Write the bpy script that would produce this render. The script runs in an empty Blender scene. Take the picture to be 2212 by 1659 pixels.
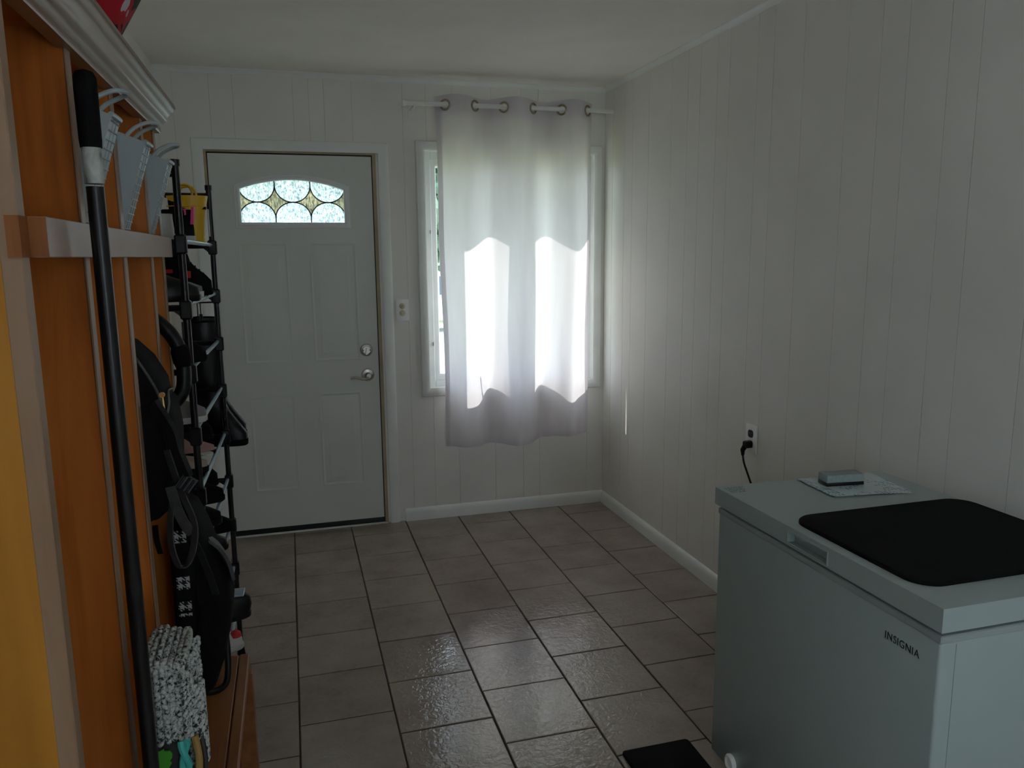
import bpy, bmesh, math, random
from mathutils import Vector, Matrix
random.seed(7)
S = bpy.context.scene
COL = S.collection
PI = math.pi
W, D, H = 1.783, 4.286, 2.426          # right wall x, back wall y, ceiling z
LX, RY = -0.58, -1.6                   # left wall x, rear wall y

# ------------------------------------------------------------------ materials
def lin(c):
    if isinstance(c, str):
        c = [int(c[i:i + 2], 16) / 255 for i in (0, 2, 4)]
        return tuple(x / 12.92 if x <= .04045 else ((x + .055) / 1.055) ** 2.4 for x in c)
    return tuple(c)

class NT:
    def __init__(s, name):
        s.m = bpy.data.materials.new(name); s.m.use_nodes = True
        s.t = s.m.node_tree; s.t.nodes.clear()
        s.out = s.n('ShaderNodeOutputMaterial')
    def n(s, typ, **kw):
        x = s.t.nodes.new(typ)
        for k, v in kw.items():
            if k in x.inputs: x.inputs[k].default_value = v
            else: setattr(x, k, v)
        return x
    def l(s, a, b): s.t.links.new(a, b)
    def coord(s, scale=(1, 1, 1), kind='Object'):
        tc = s.n('ShaderNodeTexCoord'); mp = s.n('ShaderNodeMapping')
        mp.inputs['Scale'].default_value = scale
        s.l(tc.outputs[kind], mp.inputs['Vector']); return mp.outputs['Vector']
    def noise(s, scale, detail=3, co=None, rough=.5, dist=0):
        x = s.n('ShaderNodeTexNoise', Scale=scale, Detail=detail, Roughness=rough, Distortion=dist)
        s.l(co if co is not None else s.coord(), x.inputs['Vector']); return x.outputs['Fac']
    def ramp(s, fac, stops, interp='LINEAR'):
        r = s.n('ShaderNodeValToRGB'); e = r.color_ramp; e.interpolation = interp
        while len(e.elements) < len(stops): e.elements.new(.5)
        for k, (p, c) in enumerate(stops):
            e.elements[k].position = p
            c = lin(c); e.elements[k].color = (c[0], c[1], c[2], 1)
        s.l(fac, r.inputs['Fac']); return r.outputs['Color']
    def bump(s, h, strength, dist=.01):
        b = s.n('ShaderNodeBump', Strength=strength, Distance=dist)
        s.l(h, b.inputs['Height']); return b.outputs['Normal']
    def pbsdf(s, col=None, rough=.5, metal=0, spec=.5, **kw):
        p = s.n('ShaderNodeBsdfPrincipled', Roughness=rough, Metallic=metal)
        p.inputs['Specular IOR Level'].default_value = spec
        if col is not None:
            if hasattr(col, 'links'): s.l(col, p.inputs['Base Color'])
            else: p.inputs['Base Color'].default_value = (*lin(col), 1)
        for k, v in kw.items(): p.inputs[k].default_value = v
        s.l(p.outputs[0], s.out.inputs['Surface']); return p

MC = {}
def mat(name, col, rough=.5, metal=0, spec=.5, var=.12, vscale=8, bump=0, bscale=120, **kw):
    if name in MC: return MC[name]
    t = NT(name); c = lin(col)
    f = t.noise(vscale, 3)
    lo = tuple(x * (1 - var) for x in c); hi = tuple(min(1, x * (1 + var)) for x in c)
    p = t.pbsdf(t.ramp(f, [(.3, lo), (.7, hi)]), rough, metal, spec, **kw)
    if bump: t.l(t.bump(t.noise(bscale, 3), bump, .004), p.inputs['Normal'])
    MC[name] = t.m; return t.m

def wood(name, cols, axis='z', rough=.33, scale=1.0, coat=.12):
    t = NT(name)
    sc = {'x': (1.2, 14, 14), 'y': (14, 1.2, 14), 'z': (14, 14, 1.2)}[axis]
    co = t.coord(tuple(v * scale for v in sc))
    f = t.noise(1.0, 6, co, .6, 1.2)
    blot = t.noise(3.0, 3, t.coord((1.5, 1.5, .7)), .5)
    mx = t.n('ShaderNodeMath', operation='MULTIPLY_ADD'); t.l(f, mx.inputs[0]); mx.inputs[1].default_value = .65
    m2 = t.n('ShaderNodeMath', operation='MULTIPLY'); t.l(blot, m2.inputs[0]); m2.inputs[1].default_value = .38
    t.l(m2.outputs[0], mx.inputs[2])
    col = t.ramp(mx.outputs[0], [(.28, cols[0]), (.5, cols[1]), (.72, cols[2])])
    p = t.pbsdf(col, rough, 0, .3)
    p.inputs['Coat Weight'].default_value = coat; p.inputs['Coat Roughness'].default_value = .2
    t.l(t.bump(f, .06, .004), p.inputs['Normal'])
    MC[name] = t.m; return t.m

M_wall = mat('white_panelling', (.81, .785, .73), .55, var=.04, vscale=3, bump=.03, bscale=60)
M_ceil = mat('ceiling_paint', (.90, .865, .80), .8, var=.03, vscale=4, bump=.05, bscale=90)
M_trim = mat('white_trim_paint', (.82, .83, .79), .4, var=.04, vscale=6)
M_gap = mat('panel_groove', (.22, .21, .19), .9)
M_gap2 = mat('faint_groove', (.48, .46, .42), .9)
M_door = mat('door_paint', (.68, .69, .635), .45, var=.04, vscale=2.5)
M_jamb = mat('tan_weatherstrip', (.42, .33, .20), .6)
M_black = mat('black_plastic', (.007, .007, .0075), .38, spec=.28, var=.2)
M_blackmat = mat('black_rubber', (.006, .006, .0065), .8, spec=.1, var=.2, bump=.2, bscale=300)
M_fabric = mat('black_fabric', (.0065, .0065, .007), .85, spec=.12, var=.3, vscale=30, bump=.3, bscale=250)
M_grey = mat('charcoal_fabric', (.024, .024, .025), .8, spec=.2, var=.25, vscale=40, bump=.3, bscale=250)
M_web = mat('grey_webbing', (.065, .067, .067), .6, var=.2, vscale=60, bump=.4, bscale=400)
M_nickel = mat('brushed_nickel', (.55, .52, .47), .3, 1.0, var=.08)
M_brass = mat('antique_brass', (.42, .36, .26), .32, 1.0, var=.1)
M_gold = mat('gold_zip', (.75, .52, .22), .25, 1.0)
M_tube = mat('sky_tinted_silver_tube', (.55, .66, .78), .25, .55, var=.1)  # blue of the reflected sky mixed into the silver base colour
M_vinyl = mat('white_vinyl', (.80, .82, .81), .35, var=.03)
M_appl = mat('freezer_enamel', (.36, .43, .415), .38, var=.03, vscale=2, bump=.03, bscale=500)
M_appl2 = mat('freezer_rim', (.33, .38, .375), .45, var=.03)
M_gasket = mat('grey_gasket', (.16, .19, .20), .7)
M_ink = mat('dark_print', (.02, .025, .025), .5)
M_white = mat('white_plastic', (.92, .92, .89), .35, var=.03)
M_ivory = mat('ivory_toggle', (.62, .55, .38), .35)
M_yellow = mat('yellow_rubber', (.72, .42, .015), .38, var=.1)
M_red = mat('red_fabric', (.5, .02, .02), .7)
M_pink = mat('hot_pink_mesh', (.75, .05, .2), .6)
M_shoewhite = mat('white_leather', (.5, .5, .46), .5)
M_shoegrey = mat('grey_suede', (.16, .155, .145), .8, bump=.2)
M_beige = mat('beige_suede', (.32, .25, .2), .7, bump=.2)
M_rose = mat('rose_leather', (.35, .19, .16), .6)
M_dark = mat('dark_lining', (.01, .01, .01), .9, spec=.1)
M_rack = mat('black_steel', (.007, .007, .0075), .3, 0, spec=.35, var=.2)
M_leather = mat('black_leather', (.007, .007, .007), .36, spec=.3, var=.2, bump=.15, bscale=150)
M_stone = mat('grey_whetstone', (.28, .33, .33), .75, var=.08, vscale=90)
M_teal = mat('teal_rope', (.06, .42, .38), .6)
M_green = mat('green_print', (.06, .32, .02), .6)
M_bag = mat('dark_bag', (.018, .017, .015), .6)
M_strap = mat('beige_strap', (.34, .25, .15), .6)
M_ochre = mat('ochre_cord', (.33, .2, .06), .6)
M_tyre = mat('tyre_rubber', (.02, .02, .02), .8)
M_car = mat('silver_car_paint', (.75, .78, .80), .25, .1, var=.02)
M_carglass = mat('car_glass', (.05, .08, .11), .08)
M_road = mat('pale_concrete', (.62, .60, .56), .9, vscale=2)
M_siding = mat('exterior_siding', (.55, .54, .5), .7)

wd0, wd1, wd2 = (.29, .072, .012), (.53, .155, .026), (.65, .235, .052)
M_wood = wood('varnished_maple', (wd0, wd1, wd2), 'z')
M_woodpale = wood('pale_maple_edge', ((.21, .115, .06), (.33, .205, .125), (.41, .275, .185)), 'z', .4)
M_woodh = wood('pale_maple_rail', ((.27, .17, .12), (.38, .26, .20), (.44, .315, .25)), 'y', .35)
M_woodend = wood('orange_end_grain', ((.13, .035, .008), (.27, .09, .02), (.36, .14, .03)), 'z', .5, 3)
M_crown = wood('crown_maple', ((.125, .064, .033), (.20, .112, .065), (.26, .16, .10)), 'y', .30, .5, .25)
M_bench = wood('bench_maple', ((.14, .045, .012), (.27, .105, .035), (.38, .17, .065)), 'y', .4)
M_yellowwood = wood('golden_maple_panel', ((.36, .14, .010), (.50, .21, .020), (.60, .27, .036)), 'z', .35, .6)

def curtain_mat():
    t = NT('white_curtain_cloth')
    co = t.coord((700, 700, 700))
    wv = t.noise(1.0, 2, co)
    f = t.noise(5, 3, t.coord((3, 3, .5)))
    col = t.ramp(f, [(.3, (.82, .785, .81)), (.7, (.88, .845, .87))])
    d = t.n('ShaderNodeBsdfDiffuse'); tr = t.n('ShaderNodeBsdfTranslucent')
    t.l(col, d.inputs['Color']); t.l(col, tr.inputs['Color'])
    b = t.bump(wv, .25, .0008); t.l(b, d.inputs['Normal'])
    mx = t.n('ShaderNodeMixShader'); mx.inputs[0].default_value = .43
    t.l(d.outputs[0], mx.inputs[1]); t.l(tr.outputs[0], mx.inputs[2])
    t.l(mx.outputs[0], t.out.inputs['Surface']); return t.m
M_curtain = curtain_mat()

def glass_mat():
    t = NT('window_glass')
    tr = t.n('ShaderNodeBsdfTransparent'); tr.inputs['Color'].default_value = (.95, .97, .96, 1)
    g = t.n('ShaderNodeBsdfGlossy', Roughness=.02)
    lw = t.n('ShaderNodeLayerWeight', Blend=.5)
    pw = t.n('ShaderNodeMath', operation='POWER'); t.l(lw.outputs['Facing'], pw.inputs[0]); pw.inputs[1].default_value = 4.3
    fr = t.n('ShaderNodeMath', operation='MULTIPLY_ADD'); t.l(pw.outputs[0], fr.inputs[0]); fr.inputs[1].default_value = .7; fr.inputs[2].default_value = .03
    mx = t.n('ShaderNodeMixShader'); t.l(fr.outputs[0], mx.inputs[0])
    t.l(tr.outputs[0], mx.inputs[1]); t.l(g.outputs[0], mx.inputs[2])
    t.l(mx.outputs[0], t.out.inputs['Surface']); return t.m
M_glass = glass_mat()

def textured_glass(name, c0, c1, sc):
    t = NT(name)
    co = t.coord(sc)
    f = t.noise(1.0, 4, co, .6, .8)
    col = t.ramp(f, [(.36, c0), (.56, c1)])
    tl = t.n('ShaderNodeBsdfTranslucent'); t.l(col, tl.inputs['Color'])
    rf = t.n('ShaderNodeBsdfRefraction', Roughness=.12, IOR=1.3); t.l(col, rf.inputs['Color'])
    b = t.bump(f, .9, .004); t.l(b, rf.inputs['Normal'])
    gl = t.n('ShaderNodeBsdfGlossy', Roughness=.08); gl.inputs['Color'].default_value = (.8, .8, .8, 1); t.l(b, gl.inputs['Normal'])
    m1 = t.n('ShaderNodeMixShader'); m1.inputs[0].default_value = .2
    t.l(tl.outputs[0], m1.inputs[1]); t.l(rf.outputs[0], m1.inputs[2])
    m2 = t.n('ShaderNodeMixShader'); m2.inputs[0].default_value = .06
    t.l(m1.outputs[0], m2.inputs[1]); t.l(gl.outputs[0], m2.inputs[2])
    t.l(m2.outputs[0], t.out.inputs['Surface']); return t.m
M_rain = textured_glass('rain_glass', (.26, .36, .39), (.93, .98, 1.0), (120, 120, 70))
M_rain2 = textured_glass('amber_rain_glass', (.42, .37, .29), (.98, .88, .70), (130, 130, 36))

def tile_mat():
    t = NT('beige_ceramic_tile')
    oi = t.n('ShaderNodeNewGeometry')
    isl = oi.outputs['Random Per Island']
    f1 = t.noise(4.5, 5, None, .6)
    f2 = t.noise(60, 3, None, .6)
    a = t.n('ShaderNodeMath', operation='MULTIPLY_ADD'); t.l(f2, a.inputs[0]); a.inputs[1].default_value = .3; t.l(f1, a.inputs[2])
    b = t.n('ShaderNodeMath', operation='MULTIPLY_ADD'); t.l(isl, b.inputs[0]); b.inputs[1].default_value = .14; t.l(a.outputs[0], b.inputs[2])
    col = t.ramp(b.outputs[0], [(.45, (.24, .183, .152)), (.72, (.325, .255, .215)), (.95, (.385, .31, .262))])
    p = t.pbsdf(col, .17, 0, .75)
    h = t.noise(48, 2, None, .55, .8)
    rm = t.n('ShaderNodeMapRange'); t.l(h, rm.inputs['Value'])
    rm.inputs['From Min'].default_value = .3; rm.inputs['From Max'].default_value = .7
    rm.inputs['To Min'].default_value = .05; rm.inputs['To Max'].default_value = .12
    t.l(rm.outputs[0], p.inputs['Roughness'])
    big = t.noise(2.2, 2)
    st_ = t.n('ShaderNodeMapRange'); t.l(big, st_.inputs['Value'])
    st_.inputs['From Min'].default_value = .35; st_.inputs['From Max'].default_value = .65
    st_.inputs['To Min'].default_value = .08; st_.inputs['To Max'].default_value = .42
    b_ = t.n('ShaderNodeBump', Distance=.006); t.l(st_.outputs[0], b_.inputs['Strength']); t.l(h, b_.inputs['Height'])
    t.l(b_.outputs[0], p.inputs['Normal'])
    return t.m
M_tile = tile_mat()
M_grout = mat('dark_grout', (.028, .022, .018), .9)

def bin_mat():
    t = NT('frosted_white_plastic')
    d = t.n('ShaderNodeBsdfPrincipled', Roughness=.25); d.inputs['Base Color'].default_value = (.60, .67, .685, 1)
    tl = t.n('ShaderNodeBsdfTranslucent'); tl.inputs['Color'].default_value = (.60, .68, .70, 1)
    mx = t.n('ShaderNodeMixShader'); mx.inputs[0].default_value = .35
    t.l(d.outputs[0], mx.inputs[1]); t.l(tl.outputs[0], mx.inputs[2]); t.l(mx.outputs[0], t.out.inputs['Surface'])
    return t.m
M_bin = bin_mat()
M_bingrid = mat('bin_grid_rib', (.34, .37, .40), .3)

def knit_mat():
    t = NT('tweed_yarn')
    f = t.noise(150, 2, None, .7)
    f2 = t.noise(9, 2)
    a = t.n('ShaderNodeMath', operation='MULTIPLY_ADD'); t.l(f2, a.inputs[0]); a.inputs[1].default_value = .25; t.l(f, a.inputs[2])
    col = t.ramp(a.outputs[0], [(.50, (.03, .035, .045)), (.57, (.33, .35, .33)), (.75, (.55, .57, .53))])
    t.pbsdf(col, .9, 0, .2); return t.m
M_knit = knit_mat()

def page_mat():
    t = NT('printed_plastic_page')
    tc = t.coord()
    sep = t.n('ShaderNodeSeparateXYZ'); t.l(tc, sep.inputs[0])
    wv = t.n('ShaderNodeTexWave', Scale=26.0, bands_direction='X'); t.l(tc, wv.inputs['Vector'])
    nz = t.noise(1.0, 2, t.coord((30, 90, 1)))
    nb = t.noise(1.0, 1, t.coord((14, 9, 1)))
    m1 = t.n('ShaderNodeMath', operation='GREATER_THAN'); t.l(wv.outputs['Fac'], m1.inputs[0]); m1.inputs[1].default_value = .55
    m2 = t.n('ShaderNodeMath', operation='GREATER_THAN'); t.l(nz, m2.inputs[0]); m2.inputs[1].default_value = .5
    m3 = t.n('ShaderNodeMath', operation='GREATER_THAN'); t.l(nb, m3.inputs[0]); m3.inputs[1].default_value = .47
    a = t.n('ShaderNodeMath', operation='MULTIPLY'); t.l(m1.outputs[0], a.inputs[0]); t.l(m2.outputs[0], a.inputs[1])
    b = t.n('ShaderNodeMath', operation='MULTIPLY'); t.l(a.outputs[0], b.inputs[0]); t.l(m3.outputs[0], b.inputs[1])
    col = t.ramp(b.outputs[0], [(.0, (.60, .68, .69)), (1.0, (.14, .30, .40))], 'CONSTANT')
    t.pbsdf(col, .15, 0, .6); return t.m
M_page = page_mat()

def plaid_mat():
    t = NT('red_black_print')
    v = t.n('ShaderNodeTexVoronoi', Scale=17.0); t.l(t.coord(), v.inputs['Vector'])
    f = t.noise(16, 2, None, .5, 1.0)
    col = t.ramp(f, [(.46, (.015, .01, .015)), (.50, (.42, .01, .02)), (.62, (.5, .012, .03)), (.66, (.5, .46, .48))], 'CONSTANT')
    t.pbsdf(col, .7, 0, .3); return t.m
M_plaid = plaid_mat()

def snack_mat():
    t = NT('colourful_wrapper')
    f = t.noise(28, 2, None, .5, 1.5)
    col = t.ramp(f, [(.36, (.25, .05, .30)), (.45, (.55, .06, .14)), (.52, (.6, .42, .10)), (.62, (.45, .45, .5))], 'CONSTANT')
    t.pbsdf(col, .25); return t.m
M_snack = snack_mat()

def sticker_mat():
    t = NT('worn_sticker')
    f = t.noise(1.0, 4, t.coord((60, 60, 25)), .65, .5)
    col = t.ramp(f, [(.40, (.05, .055, .05)), (.50, (.33, .35, .31)), (.7, (.52, .55, .51))])
    t.pbsdf(col, .5); return t.m
M_sticker = sticker_mat()

def hound_mat():
    t = NT('houndstooth_cloth')
    tc = t.n('ShaderNodeTexCoord'); sep = t.n('ShaderNodeSeparateXYZ'); t.l(tc.outputs['Object'], sep.inputs[0])
    def mth(op, a, b=None):
        x = t.n('ShaderNodeMath', operation=op)
        for i, v in enumerate((a, b)):
            if v is None: continue
            if hasattr(v, 'links'): t.l(v, x.inputs[i])
            else: x.inputs[i].default_value = v
        return x.outputs[0]
    k = 1 / .0085
    u = mth('MULTIPLY', sep.outputs[0], k); v = mth('MULTIPLY', sep.outputs[2], k)
    pu = mth('FLOORED_MODULO', mth('FLOOR', u), 2.0); pv = mth('FLOORED_MODULO', mth('FLOOR', v), 2.0)
    same = mth('COMPARE', pu, pv); same.node.inputs[2].default_value = .1
    dg = mth('FLOORED_MODULO', mth('FLOOR', mth('MULTIPLY', mth('ADD', u, v), 2.0)), 2.0)
    val = mth('ADD', mth('MULTIPLY', same, pu), mth('MULTIPLY', mth('SUBTRACT', 1.0, same), dg))
    col = t.ramp(val, [(0, (.01, .01, .01)), (.6, (.42, .43, .42))], 'CONSTANT')
    t.pbsdf(col, .8, 0, .2); return t.m
M_hound = hound_mat()

def leaf_mat(name, a, b):
    t = NT(name)
    oi = t.n('ShaderNodeNewGeometry')
    col = t.ramp(oi.outputs['Random Per Island'], [(0, a), (1, b)])
    d = t.n('ShaderNodeBsdfDiffuse'); tl = t.n('ShaderNodeBsdfTranslucent')
    t.l(col, d.inputs['Color']); t.l(col, tl.inputs['Color'])
    mx = t.n('ShaderNodeMixShader'); mx.inputs[0].default_value = .5
    t.l(d.outputs[0], mx.inputs[1]); t.l(tl.outputs[0], mx.inputs[2]); t.l(mx.outputs[0], t.out.inputs['Surface'])
    return t.m
M_leaf = leaf_mat('tree_leaves', (.30, .44, .33), (.54, .66, .52))
M_bark = mat('tree_bark', (.12, .09, .06), .9, bump=.4, bscale=30)
def grass_mat():
    t = NT('lawn_grass')
    f = t.noise(6, 6, None, .7)
    col = t.ramp(f, [(.3, (.27, .28, .14)), (.7, (.40, .41, .23))])
    t.pbsdf(col, .9, 0, .1); return t.m
M_grass = grass_mat()

# ------------------------------------------------------------------ geometry builder
class G:
    def __init__(s): s.bm = bmesh.new()
    def face(s, pts):
        return s.bm.faces.new([s.bm.verts.new(p) for p in pts])
    def box(s, x0, x1, y0, y1, z0, z1, bev=0, seg=2):
        vs = [s.bm.verts.new((x, y, z)) for x in (x0, x1) for y in (y0, y1) for z in (z0, z1)]
        fs = [s.bm.faces.new([vs[i] for i in q]) for q in ((0, 1, 3, 2), (4, 6, 7, 5), (0, 4, 5, 1), (2, 3, 7, 6), (0, 2, 6, 4), (1, 5, 7, 3))]
        if bev:
            es = {e for f in fs for e in f.edges}
            bmesh.ops.bevel(s.bm, geom=list(es), offset=bev, segments=seg, affect='EDGES', profile=.5)
        return s
    def obox(s, c, ax, ay, az, hx, hy, hz):
        c = Vector(c); ax, ay, az = (Vector(a).normalized() for a in (ax, ay, az))
        vs = [s.bm.verts.new(c + ax * (i * hx) + ay * (j * hy) + az * (k * hz)) for i in (-1, 1) for j in (-1, 1) for k in (-1, 1)]
        for q in ((0, 1, 3, 2), (4, 6, 7, 5), (0, 4, 5, 1), (2, 3, 7, 6), (0, 2, 6, 4), (1, 5, 7, 3)):
            s.bm.faces.new([vs[i] for i in q])
        return s
    def loft(s, rings, cap=(True, True), closed=False):
        R = [[s.bm.verts.new(p) for p in r] for r in rings]
        n = len(R[0])
        pairs = list(zip(R, R[1:])) + ([(R[-1], R[0])] if closed else [])
        for a, b in pairs:
            for i in range(n):
                s.bm.faces.new((a[i], a[(i + 1) % n], b[(i + 1) % n], b[i]))
        if not closed:
            if cap[0]: s.bm.faces.new(R[0][::-1])
            if cap[1]: s.bm.faces.new(R[-1])
        return s
    def tube(s, path, r, n=10, closed=False, cap=True, flat=1.0):
        P = [Vector(p) for p in path]; m = len(P); rings = []
        rr = r if isinstance(r, (list, tuple)) else [r] * m
        up = None
        for i, p in enumerate(P):
            a = P[(i - 1) % m] if (closed or i > 0) else p
            b = P[(i + 1) % m] if (closed or i < m - 1) else p
            t = (b - a).normalized()
            if up is None:
                up = Vector((0, 0, 1)) if abs(t.z) < .9 else Vector((1, 0, 0))
            u = (up - t * up.dot(t)).normalized(); v = t.cross(u); up = u
            rings.append([p + u * (rr[i] * flat * math.cos(2 * PI * k / n)) + v * (rr[i] * math.sin(2 * PI * k / n)) for k in range(n)])
        return s.loft(rings, (cap, cap), closed)
    def cyl(s, a, b, r, n=16, r2=None): return s.tube([a, b], [r, r if r2 is None else r2], n)
    def lathe(s, prof, c, axis='z', n=24):
        c = Vector(c); rings = []
        A = {'z': ((1, 0, 0), (0, 1, 0), (0, 0, 1)), 'y': ((1, 0, 0), (0, 0, 1), (0, -1, 0)), 'x': ((0, 1, 0), (0, 0, 1), (-1, 0, 0))}[axis]
        u, v, w = map(Vector, A)
        for r, h in prof:
            rings.append([c + u * (r * math.cos(2 * PI * k / n)) + v * (r * math.sin(2 * PI * k / n)) + w * h for k in range(n)])
        return s.loft(rings)
    def ribbon(s, path, wdir, w, th=.0015):
        P = [Vector(p) for p in path]; rings = []
        wd = wdir if isinstance(wdir, list) else [wdir] * len(P)
        for i, p in enumerate(P):
            t = (P[min(i + 1, len(P) - 1)] - P[max(i - 1, 0)]).normalized()
            a = Vector(wd[i]); a = (a - t * a.dot(t)).normalized(); nn = t.cross(a)
            rings.append([p + a * w / 2 + nn * th, p - a * w / 2 + nn * th, p - a * w / 2 - nn * th, p + a * w / 2 - nn * th])
        return s.loft(rings)
    def grid(s, nu, nv, fn, thick=None):
        V = [[s.bm.verts.new(fn(i / nu, j / nv)) for j in range(nv + 1)] for i in range(nu + 1)]
        for i in range(nu):
            for j in range(nv):
                s.bm.faces.new((V[i][j], V[i + 1][j], V[i + 1][j + 1], V[i][j + 1]))
        return s
    def prism(s, poly, axis, a, b):
        def P(q, t):
            return {'x': (t, q[0], q[1]), 'y': (q[0], t, q[1]), 'z': (q[0], q[1], t)}[axis]
        return s.loft([[P(q, a) for q in poly], [P(q, b) for q in poly]])
    def frame(s, outline, prof, y, sgn=-1):
        """sweep a (offset outward, height) profile along a closed xz outline at depth y, height toward -y"""
        n = len(outline); rings = []
        ar = sum(outline[i][0] * outline[(i + 1) % n][1] - outline[(i + 1) % n][0] * outline[i][1] for i in range(n))
        for i in range(n):
            p0, p, p1 = (Vector(outline[k % n]) for k in (i - 1, i, i + 1))
            d0 = (p - p0).normalized(); d1 = (p1 - p).normalized()
            n0 = Vector((d0.y, -d0.x)); n1 = Vector((d1.y, -d1.x))
            if ar < 0: n0, n1 = -n0, -n1
            m = (n0 + n1); m = m / max(.3, (m.dot(n0)))
            rings.append([(p.x + m.x * o, y + sgn * h, p.y + m.y * o) for o, h in prof])
        return s.loft(rings, closed=True)
    def done(s, name, m, parent=None, smooth=True, ang=35, mods=None):
        bmesh.ops.recalc_face_normals(s.bm, faces=s.bm.faces)
        me = bpy.data.meshes.new(name); s.bm.to_mesh(me); s.bm.free()
        o = bpy.data.objects.new(name, me); COL.objects.link(o)
        me.materials.append(m)
        if smooth:
            me.polygons.foreach_set('use_smooth', [True] * len(me.polygons))
            me.set_sharp_from_angle(angle=math.radians(ang))
        if parent is not None:
            o.parent = parent
            w = Vector(); q = parent
            loc_ = False
            while q is not None: w += Vector(q.location); loc_ = loc_ or bool(q.get('_local')); q = q.parent
            o.location = (0, 0, 0) if loc_ else -w
        return o

def thing(name, label, cat, loc=(0, 0, 0), rotz=0, group=None, local=False):
    o = bpy.data.objects.new(name, None); COL.objects.link(o)
    o.location = loc; o.rotation_euler = (0, 0, rotz); o.empty_display_size = .05
    o['label'] = label; o['category'] = cat
    if group: o['group'] = group
    if local: o['_local'] = True
    return o
def tag(o, label, cat, group=None):
    o['label'] = label; o['category'] = cat
    if group: o['group'] = group
    return o
def struct(o, label=None, cat=None):
    o['kind'] = 'structure'
    if label: o['label'] = label
    if cat: o['category'] = cat
    return o
def sempty(name, label, cat, loc=(0, 0, 0)):
    o = bpy.data.objects.new(name, None); COL.objects.link(o); o.location = loc
    return struct(o, label, cat)
def rrect(x0, x1, y0, y1, r, n=6):
    pts = []
    for cx, cy, a in ((x1 - r, y1 - r, 0), (x0 + r, y1 - r, 90), (x0 + r, y0 + r, 180), (x1 - r, y0 + r, 270)):
        for k in range(n + 1):
            t = math.radians(a + 90 * k / n); pts.append((cx + r * math.cos(t), cy + r * math.sin(t)))
    return pts
def smoothpath(pts, n=6):
    P = [Vector(p) for p in pts]; out = []
    for i in range(len(P) - 1):
        a, b, c, d = P[max(i - 1, 0)], P[i], P[i + 1], P[min(i + 2, len(P) - 1)]
        for k in range(n):
            t = k / n
            out.append(.5 * ((2 * b) + (-a + c) * t + (2 * a - 5 * b + 4 * c - d) * t * t + (-a + 3 * b - 3 * c + d) * t ** 3))
    out.append(P[-1]); return out

# ------------------------------------------------------------------ room shell
# floor: one mesh of running-bond tiles over a grout bed
g = G()
xA, w_, s_ = -.0446, .3075, .3066
def tile(x0, x1, y0, y1):
    j = random.uniform(.0022, .0032); x0 += j; x1 -= j; y0 += j; y1 -= j
    if x1 - x0 < .01 or y1 - y0 < .01: return
    b = .0022; dz = [random.uniform(-.0007, .0007) for _ in range(4)]
    B = [(x0, y0, -.006), (x1, y0, -.006), (x1, y1, -.006), (x0, y1, -.006)]
    Mv = [(x0, y0, -.0018 + dz[0]), (x1, y0, -.0018 + dz[1]), (x1, y1, -.0018 + dz[2]), (x0, y1, -.0018 + dz[3])]
    T = [(x0 + b, y0 + b, dz[0]), (x1 - b, y0 + b, dz[1]), (x1 - b, y1 - b, dz[2]), (x0 + b, y1 - b, dz[3])]
    R = [[g.bm.verts.new(p) for p in q] for q in (B, Mv, T)]
    for a, c in zip(R, R[1:]):
        for i in range(4): g.bm.faces.new((a[i], a[(i + 1) % 4], c[(i + 1) % 4], c[i]))
    g.bm.faces.new(R[2])
for k in range(-3, 8):
    x0, x1 = max(LX, xA + k * w_), min(W, xA + (k + 1) * w_)
    if x1 <= x0: continue
    off = {0: 3.944, 1: 4.118, 2: 3.97, 3: 4.122, 4: 3.965, 5: 4.118}.get(k, 3.97 if k % 2 == 0 else 4.095)
    y = off + s_ * 2
    while y > RY:
        a, c = max(RY, y - s_), min(D, y)
        if c > a: tile(x0, x1, a, c)
        y -= s_
struct(g.done('floor', M_tile, smooth=False), 'beige square ceramic floor tiles laid in running bond', 'floor')
g = G(); g.box(LX - .1, W + .1, RY - .1, D + .15, -.12, -.003)
struct(g.done('floor_grout', M_grout, smooth=False), 'dark grout between the floor tiles', 'floor')
g = G(); g.box(LX - .1, W + .1, RY - .1, D + .16, H, H + .1)
struct(g.done('ceiling', M_ceil, smooth=False), 'plain white ceiling', 'ceiling')

HOLES = [(-.385, .475, 0, 2.045), (.735, 1.712, .765, 2.06)]
def minus(x0, x1, z0, z1):
    """rectangle x0..x1, z0..z1 cut round the door and window openings"""
    xs = sorted({x0, x1, *[v for h in HOLES for v in h[:2] if x0 < v < x1]})
    for a, b in zip(xs, xs[1:]):
        zs = [(z0, z1)]
        for h in HOLES:
            if h[0] <= (a + b) / 2 <= h[1]:
                nz = []
                for p, q in zs:
                    if p < h[2]: nz.append((p, min(q, h[2])))
                    if q > h[3]: nz.append((max(p, h[3]), q))
                zs = nz
        for p, q in zs: yield a, b, p, q
wb = sempty('wall_back', 'white vertical-plank panelled wall holding the door and window', 'wall', (0, D, 0))
g = G()
for a, b, p, q in minus(LX - .1, W + .1, 0, H): g.box(a, b, D + .004, D + .15, p, q)
g.done('backing', M_gap2, wb, smooth=False)
g = G()
gro = [-.50, -.331, -.22, .069, .147, .222, .363, .626, .751, .895, 1.111, 1.281, 1.382, 1.681]
ed = [LX] + gro + [W]
for a0, b0 in zip(ed, ed[1:]):
    ga = 0 if a0 == LX else .0006; gb = 0 if b0 == W else .0006
    for a, b, p, q in minus(a0 + ga, b0 - gb, 0, H): g.box(a, b, D, D + .006, p, q)
g.done('panel_board', M_wall, wb, smooth=False)
wr = sempty('wall_right', 'white vertical-plank panelled wall on the right', 'wall', (W, 0, 0))
g = G(); g.box(W + .004, W + .1, RY, D + .1, 0, H); g.done('backing', M_gap, wr, smooth=False)
g = G()
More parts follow.
